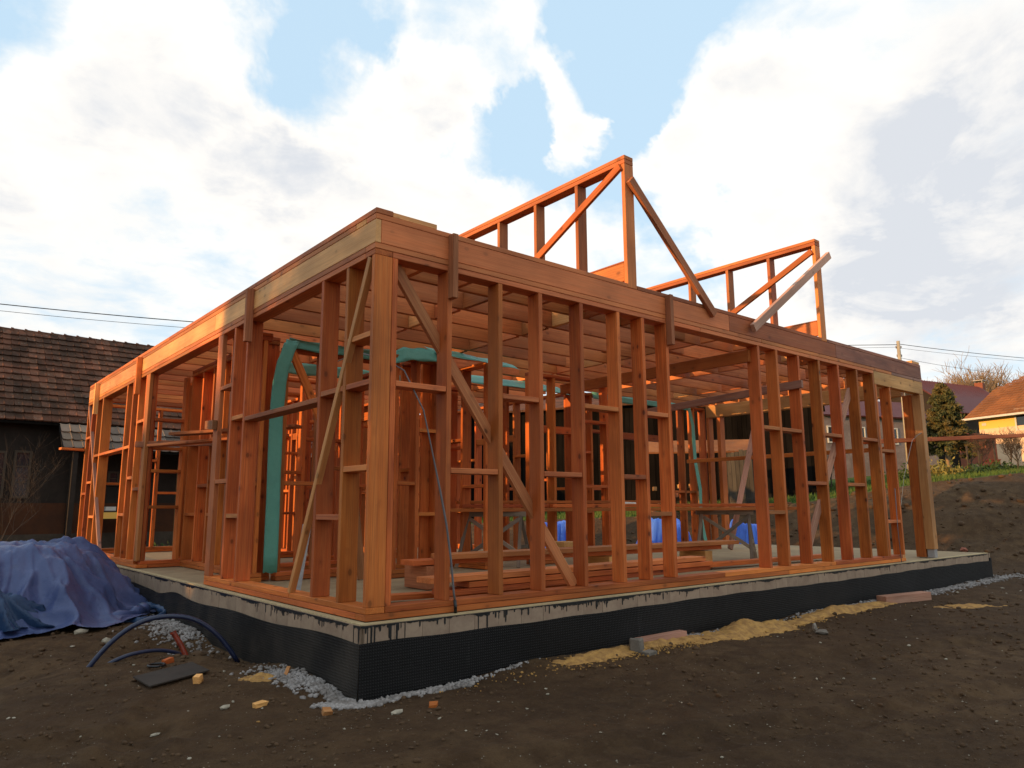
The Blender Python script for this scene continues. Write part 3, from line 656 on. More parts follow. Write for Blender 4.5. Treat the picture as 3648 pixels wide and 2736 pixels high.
# ------------------------------------------------------------------ loose timber on the floor and on trestles
def loose(name, label, cat, p0, p1, wd, th, up=(0,0,1), m=None, group=None):
    return tag(board(name, p0, p1, wd, th, up, None, m), label, cat, group)
LG = 'loose boards lying inside the frame'
a = Vector((.925,.02,0))
loose('loose_board', 'top board of the low lumber stack nearest the front wall', 'board', (.83,.50,.215), (4.9,.62,.215), .05, .22, m=W_BEAM, group=LG)
loose('loose_board', 'middle board of the low lumber stack nearest the front wall', 'board', (1.25,.52,.155), (5.0,.60,.155), .05, .24, group=LG)
loose('loose_board', 'bottom board of the low lumber stack nearest the front wall', 'board', (1.0,.50,.10), (5.0,.64,.10), .05, .24, group=LG)
loose('loose_board', 'board lying flat on the slab edge behind the first front stud', 'board', (.55,.95,.045), (3.2,.42,.045), .05, .14, group=LG)
loose('loose_board', 'top board of the longer lumber stack with a clean cut end', 'board', (1.66,1.50,.335), (6.6,1.30,.335), .052, .30, m=W_BEAM, group=LG)
loose('loose_board', 'second board of the longer lumber stack jutting out to the left', 'board', (1.40,1.70,.275), (6.3,1.38,.275), .052, .28, group=LG)
for q, (x, y) in enumerate(((1.62,1.75),(4.1,1.5),(5.9,1.4))):
    loose('bearer_block', ['sand-brown bearer under the left end of the longer lumber stack', 'bearer under the middle of the longer lumber stack', 'bearer under the right end of the longer lumber stack'][q], 'block', (x,y-.22,.12), (x,y+.22,.12), .235, .16, m=W_BROWN if q == 0 else W_PALE, group='bearers under the lumber')
loose('loose_board', 'long thin board slanting over the floor by the terrace side', 'board', (7.3,2.7,.03), (9.9,4.0,.10), .03, .12, m=W_PALE, group=LG)
loose('loose_board', 'board lying on the floor below the right trestle', 'board', (5.6,1.15,.06), (8.8,1.0,.06), .06, .14, group=LG)
loose('wall_offcuts', 'short stack of pale offcuts behind the middle front studs', 'offcut', (4.05,1.95,.34), (4.05,2.25,.34), .11, .30, m=W_PALE)
# bench boards across the two trestles
T1 = Vector((3.99,3.59,0)); T2 = Vector((7.7,2.1,0)); ax = (T2-T1).normalized(); pr = Vector((-ax.y, ax.x, 0))
def along(t, off, z): return T1+ax*t+pr*off+Vector((0,0,z))
BG = 'boards laid over the two trestles'
for (t0, t1, off, z, wd, th, lb) in [(-1.35,5.4,-.16,.805,.05,.16,'front bottom board resting on both trestles'),(-.9,4.9,.10,.805,.05,.16,'rear bottom board resting on both trestles'),
      (-.45,3.4,.02,.862,.05,.16,'left upper board of the pile on the trestles'),(.9,5.0,-.14,.862,.05,.14,'right upper board of the pile on the trestles'),(-.5,3.0,.05,.918,.045,.12,'topmost thin board of the pile on the trestles')]:
    loose('bench_board', lb, 'board', along(t0, off, z), along(t1, off, z), wd, th, group=BG)
loose('paint_tray', 'white block on the left end of the trestle boards', 'block', along(-.85,-.1,.86), along(-.66,-.1,.86), .05, .10, m=W_PALE)
m = MB(); m.tube([along(2.0,-.12,.85)+Vector((math.cos(q)*.0, 0, 0)) for q in (0, 1)] if False else [along(1.92,-.14,.845), along(2.0,-.14,.855), along(2.12,-.14,.875), along(2.28,-.14,.872), along(2.36,-.14,.845)], [.01,.03,.045,.04,.01], 10)
tag(m.build('dust_bag', M_WHITE, None, True), 'small pale cloth bundle lying on the middle of the trestle boards', 'cloth')
def trestle(c, label):
    t = empty('trestle', (c.x, c.y, 0), label, 'trestle', 'grey trestles carrying the boards'); axr = Vector((RX, RY, 0)); dp = Vector((FX, FY, 0))
    L = .46
    board('top_beam', c-axr*L+Vector((0,0,.745)), c+axr*L+Vector((0,0,.745)), .07, .09, (0,0,1), t, W_GREY)
    for s in (-1, 1):
        for q in (-1, 1): board('leg', c+axr*(s*(L-.08))+dp*(q*.03)+Vector((0,0,.72)), c+axr*(s*(L-.02))+dp*(q*.22)+axr*(q*.10)+Vector((0,0,.0)), .05, .035, axr, t, W_GREY)
        board('tie', c+axr*(s*(L-.04))-dp*.13+axr*-.06+Vector((0,0,.28)), c+axr*(s*(L-.04))+dp*.13+axr*.06+Vector((0,0,.28)), .06, .025, (0,0,1), t, W_GREY)
    board('cross_brace', c-axr*(L-.1)-dp*.04+Vector((0,0,.68)), c+axr*(L-.04)-dp*.17+Vector((0,0,.14)), .055, .025, (0,0,1), t, W_GREY)
    board('cross_brace', c+axr*(L-.1)-dp*.065+Vector((0,0,.68)), c-axr*(L-.04)-dp*.195+Vector((0,0,.14)), .055, .025, (0,0,1), t, W_GREY)
trestle(Vector((3.99,3.50,0)), 'grey weathered trestle under the left part of the boards'); trestle(Vector((7.68,2.12,0)), 'grey weathered trestle under the right end of the boards')
# leaning pieces
loose('grey_profile', 'narrow grey metal profile leaning against the left brace', 'profile', (.53,2.45,.0), (.70,2.62,.66), .10, .012, (1,0,0), m=M_METAL)
loose('leaning_board', 'thin weathered board leaning inside beside the corner post', 'board', (1.60,3.02,.005), (1.46,3.30,2.0), .10, .04, (1,0,0), m=W_BROWN)
# conduit hanging over the front wall, its lower end taped black
cp = [(.80,2.6,2.40),(.60,1.4,2.36),(.40,.5,2.12),(.352,.10,1.955),(.47,-.02,1.62),(.547,-.03,1.308),(.64,-.03,.95),(.70,-.03,.70),(.745,-.034,.42),(.775,-.034,.16),(.786,-.034,.10)]
t = empty('hanging_conduit', (.786,-.034,.0), 'thin grey conduit hanging from inside over the front wall to the sill', 'conduit')
MB().tube(cp, [.006]*6+[.009]*5, 8).build('conduit', M_CONDUIT, t, True); MB().tube([(.786,-.034,.10),(.79,-.036,.05),(.792,-.036,.0)], .014, 8).build('taped_end', M_TAR, t, True)
t = MB().tube([(9.05,-.02,1.1),(9.0,-.03,.5),(8.98,-.05,-.02)], .006, 6); tag(t.build('thin_cable', M_CONDUIT, None, True), 'thin dark cable hanging down near the right end of the front wall', 'cable')
# scaffold boards poking through the recess and the long plank at the right
SG = 'scaffold boards laid across the recess'
loose('scaffold_board', 'dull cross piece nailed over the recess post, lowest of the scaffold boards', 'board', (-.06,7.05,1.80), (.62,5.6,1.76), .085, .05, m=W_BROWN, group=SG)
loose('scaffold_board', 'dull cross piece at the right stud end, highest of the scaffold boards', 'board', (-.03,3.60,1.79), (.30,4.95,1.93), .11, .05, m=W_BROWN, group=SG)
loose('scaffold_board', 'lit flat plank leading out of the recess, lower and longer of the two', 'board', (-.02,6.3,1.73), (1.1,4.3,1.80), .035, .20, m=W_BEAM, group=SG)
loose('scaffold_board', 'lit flat plank leading out of the recess, upper and shorter of the two', 'board', (.05,5.55,1.84), (1.2,4.1,1.90), .04, .20, m=W_BEAM, group=SG)
loose('projecting_plank', 'plank jutting out through the far end of the left wall', 'board', (-.42,11.35,2.0), (1.2,11.6,1.98), .045, .14, group=None)
loose('long_plank', 'long reddish plank projecting from the front wall past the terrace post', 'board', (9.27,.42,1.86), (14.35,-.37,2.20), .065, .22, m=W_RED)
MB_ = MB().tube([(9.95,-.02,1.95),(10.05,-.1,2.02),(9.95,.02,1.9),(9.7,.1,1.3),(9.5,.15,.6),(9.40,.15,.1)], .003, 6); tag(MB_.build('string_line', M_WHITE, None, True), 'thin pale string hanging from the long plank', 'string')

# ------------------------------------------------------------------ things on the ground
def rock(m, x, y, z, r, rs, flat=.75):
    ph = (1+5**.5)/2; vs_ = [(-1,ph,0),(1,ph,0),(-1,-ph,0),(1,-ph,0),(0,-1,ph),(0,1,ph),(0,-1,-ph),(0,1,-ph),(ph,0,-1),(ph,0,1),(-ph,0,-1),(-ph,0,1)]
    return vs_
ICO = np.array([(-1,1.618,0),(1,1.618,0),(-1,-1.618,0),(1,-1.618,0),(0,-1,1.618),(0,1,1.618),(0,-1,-1.618),(0,1,-1.618),(1.618,0,-1),(1.618,0,1),(-1.618,0,-1),(-1.618,0,1)])/1.902
ICF = np.array([(0,11,5),(0,5,1),(0,1,7),(0,7,10),(0,10,11),(1,5,9),(5,11,4),(11,10,2),(10,7,6),(7,1,8),(3,9,4),(3,4,2),(3,2,6),(3,6,8),(3,8,9),(4,9,5),(2,4,11),(6,2,10),(8,6,7),(9,8,1)])
def rocks(name, P, R, mt, label=None, cat=None, flat=.7, sink=.3, smooth=False, jit=.28):
    n = len(P); P = np.asarray(P, float); R = np.asarray(R, float)
    V_ = ICO[None]*(1+rng.uniform(-jit, jit, (n, 12, 1))); ang = rng.uniform(0, 6.28, n); sc3 = np.stack([rng.uniform(.55, 1.4, n), rng.uniform(.6, 1.3, n), np.full(n, flat)*rng.uniform(.7, 1.3, n)], -1)
    V_ = V_*sc3[:, None]; tl = rng.uniform(-.6, .6, n); y2 = V_[..., 1]*np.cos(tl)[:, None]-V_[..., 2]*np.sin(tl)[:, None]; z2 = V_[..., 1]*np.sin(tl)[:, None]+V_[..., 2]*np.cos(tl)[:, None]
    x3 = V_[..., 0]*np.cos(ang)[:, None]-y2*np.sin(ang)[:, None]; y3 = V_[..., 0]*np.sin(ang)[:, None]+y2*np.cos(ang)[:, None]
    V_ = np.stack([x3, y3, z2], -1)*R[:, None, None]; z = height(P[:, 0], P[:, 1]) if P.shape[1] == 2 else P[:, 2]
    V_ += np.concatenate([P[:, :2], (z+R*(1-2*sink)*flat*.9)[:, None]], 1)[:, None]
    F_ = (ICF[None]+(np.arange(n)*12)[:, None, None]).reshape(-1, 3)
    o = link(name, npmesh(name, V_.reshape(-1, 3), F_, mt, smooth)); return tag(o, label, cat, None, 'stuff')
pts = []; R_ = []
def strip(x0, x1, y0, y1, n, r0, r1, pile=0.0):
    for _ in range(n):
        x = rng.uniform(x0, x1); y = rng.uniform(y0, y1); pts.append((x, y)); R_.append(rng.uniform(r0, r1))
def gauss(cx, cy, sx, sy, n, r0, r1):
    for _ in range(n): pts.append((rng.normal(cx, sx), rng.normal(cy, sy))); R_.append(rng.uniform(r0, r1))
gauss(-.16,-.20,.12,.07,420,.012,.026); gauss(.35,-.20,.20,.055,420,.012,.026); gauss(.78,-.16,.14,.04,130,.010,.020); gauss(-.17,.18,.06,.16,320,.012,.026); gauss(-.24,.62,.09,.22,420,.010,.024); gauss(-.30,.95,.10,.16,140,.008,.018)
gauss(1.3,-.13,.10,.02,60,.01,.017); gauss(3.75,-.19,.22,.05,130,.01,.018); gauss(6.9,-.18,.8,.04,260,.01,.018)
gauss(9.3,-.24,1.0,.07,700,.012,.022); gauss(11.4,-.28,.9,.08,700,.012,.024); gauss(12.75,.2,.12,.5,150,.012,.022); gauss(-.20,4.1,.10,.6,700,.012,.024); gauss(-.35,3.7,.14,.3,240,.012,.022)
pts = np.array(pts); R_ = np.array(R_)
out = (pts[:, 0] < -.11) | (pts[:, 1] < -.11) | (pts[:, 0] > 12.58)
rocks('gravel', pts[out], R_[out], M_STONE, 'pale grey gravel spilled along the foot of the foundation', 'gravel')
# soil clods, chips and pebbles strewn over the yard
n = 10500; d_ = 2.6*np.exp(rng.uniform(0, 1, n)*math.log(20/2.6)); k_ = rng.uniform(-.78, .82, n)
cx, cy = CAM.x+d_*FX+d_*k_*RX, CAM.y+d_*FY+d_*k_*RY
keep = ((cx < -.13) | (cy < -.13) | (cx > 12.7)) & (vn(cx*.9, cy*.9, 77) > .25+.25*rng.random(n))
P_ = np.stack([cx, cy], -1)[keep]; r0 = (.004+.016*rng.random(keep.sum())**3)*np.clip(d_[keep]/5, .8, 2.2)
rocks('soil_clods', P_, r0, M_CLOD, 'crumbly dark soil clods scattered over the yard', 'soil', sink=.28)
n = 620; d_ = 3*np.exp(rng.uniform(0, 1, n)*math.log(16/3)); k_ = rng.uniform(-.75, .8, n)
cx, cy = CAM.x+d_*FX+d_*k_*RX, CAM.y+d_*FY+d_*k_*RY; keep = (cx < -.2) | (cy < -.2) | (cx > 12.7)
rocks('pale_chips', np.stack([cx, cy], -1)[keep], (.004+.012*rng.random(keep.sum())**2.5)*np.clip(d_[keep]/6, .8, 2), M_WSTONE, 'pale pebbles and wood chips scattered over the soil', 'pebbles', flat=.5, sink=.15)
# sawdust heaps
def heap(name, label, cx, cy, sx, sy, hh, ang=0, n=(90, 34), mt=None, seed=3):
    u, v_ = np.meshgrid(np.linspace(-1.5, 1.5, n[0]), np.linspace(-1.5, 1.5, n[1]), indexing='ij')
    ca, sa = math.cos(ang), math.sin(ang); x = cx+u*sx*ca-v_*sy*sa; y = cy+u*sx*sa+v_*sy*ca
    s = hh*np.exp(-(u**2+v_**2)*1.3)*(.55+.9*vn(x*3.5, y*5, seed))+.012*fbm(x*22, y*22, seed, 3)-.010-.25*hh*sstep(1.0, 1.5, np.sqrt(u*u+v_*v_))*1.4
    z = height(x, y)+s+.35*hh*fbm(x*6, y*9, seed+4, 2)
    V_ = np.stack([x, y, z], -1).reshape(-1, 3); i, j = np.meshgrid(np.arange(n[0]-1), np.arange(n[1]-1), indexing='ij')
    F_ = np.stack([i*n[1]+j, (i+1)*n[1]+j, (i+1)*n[1]+j+1, i*n[1]+j+1], -1).reshape(-1, 4)
    return tag(link(name, npmesh(name, V_, F_, mt or M_SAW, True)), label, 'sawdust', 'sawdust heaps along the front of the foundation', 'stuff')
heap('sawdust', 'yellow sawdust heap left of the near red block', 2.25,-.30,.62,.14,.055, .05, seed=3)
heap('sawdust', 'largest yellow sawdust heap in front of the middle of the foundation', 4.35,-.40,.85,.24,.10, .04, seed=4)
heap('sawdust', 'thin sawdust trail in front of the far part of the foundation', 6.5,-.36,1.3,.17,.06, .0, (120, 34), seed=5)
heap('sawdust', 'sawdust under the near red block', 3.2,-.28,.55,.15,.05, .0, seed=6)
heap('sawdust', 'pale sawdust patch right of the far red block', 8.3,-1.15,.5,.16,.03, -.5, seed=7)
heap('sawdust', 'small yellow sawdust patch left of the near corner', -.42,.80,.16,.16,.03, .3, (50, 40), seed=8)
pp = np.stack([rng.normal(3.9, 1.3, 1500), -.40+rng.normal(0, .11, 1500)], -1); pp = pp[pp[:, 1] < -.14]
rocks('sawdust_crumbs', pp, .004+.009*rng.random(len(pp)), M_SAW, 'yellow wood crumbs scattered beside the sawdust heaps', 'sawdust', sink=.1)
# offcuts, red blocks, slabs
def offcut(label, x, y, L, wd, th, yaw, m, tilt=0.0, cat='offcut', name='timber_offcut', group='timber offcuts on the soil'):
    z = gz(x, y)+th/2-.004; dv = Vector((math.cos(yaw)*math.cos(tilt), math.sin(yaw)*math.cos(tilt), math.sin(tilt)))*L/2
    if L < .3:
        rj = random.Random(int(abs(x*1000))); mb = MB().bar(-dv, dv, th, wd); mb.v = [(a+rj.uniform(-.12, .12)*wd, b+rj.uniform(-.12, .12)*wd, c+rj.uniform(-.15, .15)*th) for a, b, c in mb.v]
        o = link(name, mesh(name, mb.v, mb.f, m)); o.location = (x, y, z-.008); return tag(o, label, cat, group)
    return loose(name, label, cat, Vector((x, y, z))-dv, Vector((x, y, z))+dv, th, wd, m=m, group=group)
offcut('long red block lying on sawdust, nearer of the two', 3.12,-.22,.62,.10,.075,-.10,W_PINK,.03)
offcut('long red block lying on sawdust at the far end', 8.1,-.42,.95,.15,.11,-.22,W_PINK,.01)
offcut('small yellow offcut standing left of the sawdust patch', -.88,.95,.065,.05,.07,.7,W_PALE,.2)
offcut('small pale-topped offcut in front of the corner', -.78,-.02,.085,.06,.04,.25,W_PALE,.1)
offcut('small reddish offcut below the corner gravel', -.50,-.44,.07,.055,.045,1.2,W_PALE,.15)
offcut('orange offcut beside the dark ring on the soil', -.86,1.82,.08,.05,.05,.4,W_RED,.1)
offcut('offcut half buried right of the corner gravel', .10,-.76,.08,.05,.03,.9,W_RED,.05)
offcut('splintered pale slat on the gravel left of the corner', -.30,.70,.30,.03,.02,1.0,W_PALE,.25)
offcut('thin strip of wood lying behind the slab end', 12.9,1.9,3.2,.06,.05,-.95,W_PALE,0,)
def blockstone(label, x, y, sx, sy, sz, yaw, mt, name='concrete_chunk', cat='chunk'):
    r = random.Random(int(x*100)+7); m = MB(); n = 4; V_ = []
    if mt is M_WSTONE or mt is M_CLOD or name == 'rubble_lump' or 'lump' in label:
        v = [(p[0]*sx*.62*r.uniform(.75, 1.2), p[1]*sy*.62*r.uniform(.75, 1.2), p[2]*sz*.62*r.uniform(.7, 1.2)+sz*.35) for p in ICO]
        o = link(name, mesh(name, v, [tuple(int(q) for q in f) for f in ICF], mt)); o.location = (x, y, gz(x, y)); o.rotation_euler = (0, 0, yaw); return tag(o, label, cat)
    m.box(-sx/2, sx/2, -sy/2, sy/2, -.03, sz); m.v = [(a+r.uniform(-.1, .1)*sx, b+r.uniform(-.1, .1)*sy, c+(r.uniform(-.18, .1)*sz if c > 0 else 0)) for a, b, c in m.v]
    o = link(name, mesh(name, m.v, m.f, mt)); o.location = (x, y, gz(x, y)); o.rotation_euler = (0, 0, yaw)
    bv = o.modifiers.new('bevel', 'BEVEL'); bv.width = min(sx, sy, sz)*.12; bv.segments = 1; return tag(o, label, cat)
M_STONE2 = simple('broken_grey_block', (.20,.165,.13), .95, 8, .6, bs=.6)
blockstone('grey broken block leaning on the near red block', 2.60,-.36,.13,.11,.12,.5,M_STONE2)
blockstone('flat grey stone at the foot of the broken block', 2.55,-.55,.14,.08,.035,.2,M_STONE2)
blockstone('pale rubble lump in front of the largest sawdust heap', 4.72,-1.02,.13,.11,.055,.3,M_STONE2)
M_CHIP = simple('upright_chip', (.36,.31,.25), .9, 12, .5)
blockstone('small upright pale chip behind the rubble lump', 4.86,-.86,.09,.035,.09,.9,M_CHIP)
blockstone('thin grey paving slab lying near the far corner', 11.6,-1.15,.62,.50,.05,.35,M_STONE, 'paving_slab', 'slab')
blockstone('cluster of pale stones in front of the near corner', -.15,-.72,.09,.05,.03,.2,M_WSTONE); blockstone('single white stone at the lower left', -1.42,-.02,.055,.03,.02,.2,M_WSTONE)
blockstone('white stone chip left of the pale-topped offcut', -.98,.06,.07,.04,.03,.4,M_WSTONE); blockstone('bright white lump beside the blue tarp', -1.12,4.05,.13,.09,.05,.4,M_WSTONE); blockstone('pale round lump on the soil before the hose', -1.0,3.45,.09,.08,.06,.1,M_WSTONE)
# dark flat board, half buried
m = MB().box(-.27,.27,-.17,.17,0,.010); o = link('flat_board', mesh('flat_board', [(x+y*.35, y, z) for x, y, z in m.v], m.f, M_SHEET)); o.location = (-.98, 1.26, gz(-.98, 1.22)+.012); o.rotation_euler = (.03,-.02,.42)
tag(o, 'thin grey-brown sheet lying flat on the soil', 'sheet')
m = MB(); m.tube([(-.98+.065*math.cos(q*.449), 1.70+.065*math.sin(q*.449), gz(-.98, 1.7)+.022) for q in range(15)], .010, 6, False); tag(m.build('rubber_ring', M_TAR, None, True), 'black rubber ring beside the orange offcut', 'ring')
# pipes
def arc(p0, p1, top, n=28, sk=0.0):
    P = []
    for q in range(n+1):
        t_ = q/n; u = 2*t_-1; hgt = max(0, 1-abs(u)**2.3); base = Vector(p0).lerp(Vector(p1), t_+sk*math.sin(math.pi*t_)); P.append((base.x, base.y, base.z+top*hgt))
    return P
m = MB().tube(arc((-1.41,2.33,-.58), (-.19,2.02,-.56), .46), .021, 12); tag(m.build('water_pipe', M_HOSE, None, True), 'blue-black plastic pipe bent in a high arch by the foundation', 'pipe', 'blue-black pipes coming out of the soil')
m = MB().tube(arc((-1.33,2.33,-.57), (-.48,2.42,-.56), .14), .017, 12); tag(m.build('water_pipe', M_HOSE, None, True), 'blue-black plastic pipe in a low arch under the higher one', 'pipe', 'blue-black pipes coming out of the soil')
t = empty('drain_pipe', (-.58,2.3,-.5), 'rust-red plastic drain pipe sticking up out of the soil', 'pipe')
MB().tube([(-.55,2.24,-.62),(-.575,2.26,-.50),(-.625,2.29,-.39),(-.69,2.31,-.28)], .024, 14, False).build('pipe', M_PVC, t, True)
MB().tube([(-.690,2.31,-.285),(-.697,2.313,-.268)], .029, 14, False).tube([(-.69,2.31,-.285),(-.63,2.292,-.385)], .019, 14, False).build('socket', M_PVC, t, True)
blockstone('clod of pale soil at the foot of the drain pipe', -.50,2.16,.16,.13,.05,.2,M_CLOD, 'soil_clod', 'soil')
# ------------------------------------------------------------------ tarps
def tarp(name, label, cx, cy, ax_, ay_, hh, yaw, mt, n=150, seed=11, p=3.2, base=None, fold=1.0, extra=None):
    u, v_ = np.meshgrid(np.linspace(-1.25, 1.25, n), np.linspace(-1.25, 1.25, n), indexing='ij')
    th = np.arctan2(v_, u); r = (np.abs(u)**p+np.abs(v_)**p)**(1/p)
    edge = 1+.10*np.sin(th*3+seed)+.06*np.sin(th*7+2*seed)+.03*np.sin(th*17+seed)
    rr_ = r/edge; x = cx+(u*math.cos(yaw)*ax_-v_*math.sin(yaw)*ay_); y = cy+(u*math.sin(yaw)*ax_+v_*math.cos(yaw)*ay_)
    prof = 1-sstep(.50, 1.02, rr_); z0 = height(x, y, False) if base is None else np.full(x.shape, base)
    lump = .12*fbm(x*1.1, y*1.1, seed, 3)+.05*np.abs(fbm(x*2.3+3, y*2.3, seed+3, 3))
    ridg = 1-np.abs(fbm(x*2.6+.8*fbm(x*1.3, y*1.3, seed+6, 2), y*2.6, seed+9, 3)); fine_ = 1-np.abs(fbm(x*7+1.2*fbm(x*3, y*3, seed+15, 2), y*7, seed+12, 4)); cr = np.abs(fbm(x*4.2+1.5*fbm(x*1.7, y*1.7, seed+16, 2), y*4.2, seed+17, 3))
    ph_ = th*9+1.6*fbm(x*.9, y*.9, seed+2, 2)*math.pi; crs = 1-np.abs(np.sin(ph_)); crs2 = 1-np.abs(np.sin(th*16+5*fbm(x*1.2, y*1.2, seed+5, 2)))
    side_ = np.exp(-((rr_-.80)/.30)**2); big = 1-np.abs(fbm(x*1.15+.5*fbm(x*.8, y*.8, seed+6, 2), y*1.15, seed+9, 2)); fine_ = 1-np.abs(fbm(x*7+1.2*fbm(x*3, y*3, seed+15, 2), y*7, seed+12, 3))
    z = z0+hh*prof*(1+lump*1.3)+(.16*(big**6)+.022*fine_**3+.045*(1-np.abs(fbm(x*3.2+.9*fbm(x*1.6, y*1.6, seed+21, 2), y*3.2, seed+22, 2)))**5)*(.35+.65*prof)*fold+(.10*crs**2.2+.05*crs2**2.5)*side_*fold*hh+.012
    wv = (.10*crs**2+.04*crs2**2)*fold*sstep(.45, .95, rr_); x = x+np.cos(th)*wv; y = y+np.sin(th)*wv
    if extra: z = extra(x, y, z)
    keep_ = (rr_ < 1.12)
    idx = -np.ones(x.shape, int); idx[keep_] = np.arange(keep_.sum())
    V_ = np.stack([x, y, z], -1)[keep_]; A_ = idx[:-1, :-1]; B_ = idx[1:, :-1]; C_ = idx[1:, 1:]; D4 = idx[:-1, 1:]
    ok = (A_ >= 0) & (B_ >= 0) & (C_ >= 0) & (D4 >= 0); F_ = np.stack([A_[ok], B_[ok], C_[ok], D4[ok]], -1)
    o = link(name, npmesh(name, V_, F_, mt, True)); so_ = o.modifiers.new('thickness', 'SOLIDIFY'); so_.thickness = .004; so_.offset = 1
    return tag(o, label, 'tarp')
tp = tarp('blue_tarp', 'dusty blue tarpaulin draped over a long heap beside the left wall', -1.60,6.50,1.46,2.25,.69,-.06,M_TARP, n=230, seed=14)
# the rolled tail of the tarp and the deep tucks at its left
def cloth_roll(pts_, r, label, mt, name='tarp_roll', parent=None, seed=1):
    rn = random.Random(seed); P = []
    for q in range(len(pts_)-1):
        for s in range(5): P.append(Vector(pts_[q]).lerp(Vector(pts_[q+1]), s/5))
    P.append(Vector(pts_[-1])); m = MB(); m.tube(P, [r*(1+.25*math.sin(q*1.1+seed)+rn.uniform(-.12, .12))*(.45 if q in (0, len(P)-1) else 1) for q in range(len(P))], 12)
    m.v = [(a+rn.uniform(-.008, .008), b+rn.uniform(-.008, .008), c*1+rn.uniform(-.010, .010)) for a, b, c in m.v]
    o = m.build(name, mt, parent, True); 
    if label: o['label'] = label
    return o
tl = tarp('tarp_lap', None, -2.05,4.78,.72,.42,.36,.25,M_TARP3, n=120, seed=31, fold=1.6); tl.parent = tp
for k__ in ('label', 'category'):
    if k__ in tl: del tl[k__]
cloth_roll([(-.60,4.70,-.46),(-.42,4.58,-.45),(-.20,4.60,-.43),(-.07,4.86,-.40),(-.10,5.15,-.37),(-.30,5.28,-.35)], .040, 'teal rolled tail end of the tarpaulin', M_TARP3, parent=tp, seed=2)
cloth_roll([(-.72,4.78,-.43),(-.5,4.80,-.39),(-.34,4.92,-.37),(-.26,5.05,-.36)], .06, None, M_TARP, parent=tp, seed=5)
q1 = far(2360, 1900, 19.0); q2 = far(2660, 1905, 17.8); q3 = far(1985, 1900, 19.5); q4 = far(2745,1935,17.5)
for nm, q, a1, a2, hh, lb, sd_ in (('blue_tarp', q1, 1.0, .7, .75, 'bright blue tarp heap behind the frame, seen past the rear hanging strip', 21), ('blue_tarp', q2, .55, .5, .72, 'bright blue tarp hump seen through the right trestle', 23), ('blue_tarp', q3, .9, .7, .72, 'bright blue tarp heap glimpsed behind the middle front studs', 25), ('blue_tarp', q4, .5, .3, .22, 'flat tail of blue tarp right of the tarp hump', 27)):
    tarp(nm, lb, q.x, q.y, a1, a2, hh, YAW, M_TARP2, n=70, seed=sd_)
#__PART2__
# ------------------------------------------------------------------ background helpers
def onY(nx, ny, Y):
    r = FWD + RGT*((nx-1824)/FPX) - UPV*((ny-1368)/FPX); return CAM + r*((Y-CAM.y)/r.y)
def quadslab(name, P, th, mt, parent=None):                  # polygon given a real thickness, downwards along its normal
    P = [Vector(p) for p in P]; nrm = (P[1]-P[0]).cross(P[2]-P[0]).normalized()
    if nrm.z < 0: nrm = -nrm
    n = len(P); v = P+[p-nrm*th for p in P]
    return link(name, mesh(name, v, [tuple(range(n)), tuple(range(n, 2*n))[::-1]]+[(q, q+n, (q+1) % n+n, (q+1) % n) for q in range(n)], mt), parent)
def leaves(P, size, mt, name, parent=None, seed=1, elong=1.6, up=.3):
    r = np.random.default_rng(seed); P = np.asarray(P); n = len(P)
    a = r.normal(size=(n, 3)); a[:, 2] += up; a /= np.linalg.norm(a, axis=1)[:, None]; b = np.cross(a, r.normal(size=(n, 3))); b /= np.linalg.norm(b, axis=1)[:, None]
    s = (size*r.uniform(.5, 1.3, n))[:, None]; V_ = np.stack([P-b*s*.5, P+a*s*elong*.5-b*s*.1, P+b*s*.5, P-a*s*elong*.5], 1)
    F_ = np.arange(n*4).reshape(n, 4); return link(name, npmesh(name, V_.reshape(-1, 3), F_, mt), parent)
def bare_tree(base, h, spread, label, seed=1, cat='tree', name='bare_tree', mt=None, levels=4, rad=.05, group=None, lean=(0, 0), thick=1.0, trunk_frac=.28, twig=None):
    r = random.Random(seed); t = empty(name, tuple(base), label, cat, group); tr = MB(); tw = MB(); base = Vector(base)
    def grow(p, dirv_, L, R_, lv):
        pts = [p]; rr2 = [R_]; d2 = dirv_.copy(); n = 3
        for q in range(n):
            d2 = (d2+Vector((r.uniform(-.22, .22), r.uniform(-.22, .22), r.uniform(-.05, .20)))).normalized(); pts.append(pts[-1]+d2*L/n); rr2.append(R_*(1-.45*(q+1)/n))
        (tr if lv == 0 else tw).tube(pts, rr2, 6 if lv < 2 else 3, False)
        if lv < levels:
            k = r.randint(4, 5) if lv < levels-1 else 4
            for q in range(k):
                f = r.uniform(.35, 1.0) if lv else r.uniform(.75, 1.0); i0 = min(int(f*n), n-1); b = pts[i0].lerp(pts[i0+1], f*n-i0)
                nd = (d2*(.55)+Vector((r.uniform(-1, 1)*spread, r.uniform(-1, 1)*spread, r.uniform(-.1, .75)))).normalized()
                grow(b, nd, L*r.uniform(.58, .82) if lv else h*.34*r.uniform(.8, 1.2), max(rr2[i0]*.62, .0035*thick), lv+1)
    grow(base-Vector((0, 0, .1)), Vector((lean[0], lean[1], 1)).normalized(), h*trunk_frac, rad, 0)
    tr.build('trunk', mt or M_BARK, t, True); tw.build('branches', twig or mt or M_BARK, t); return t

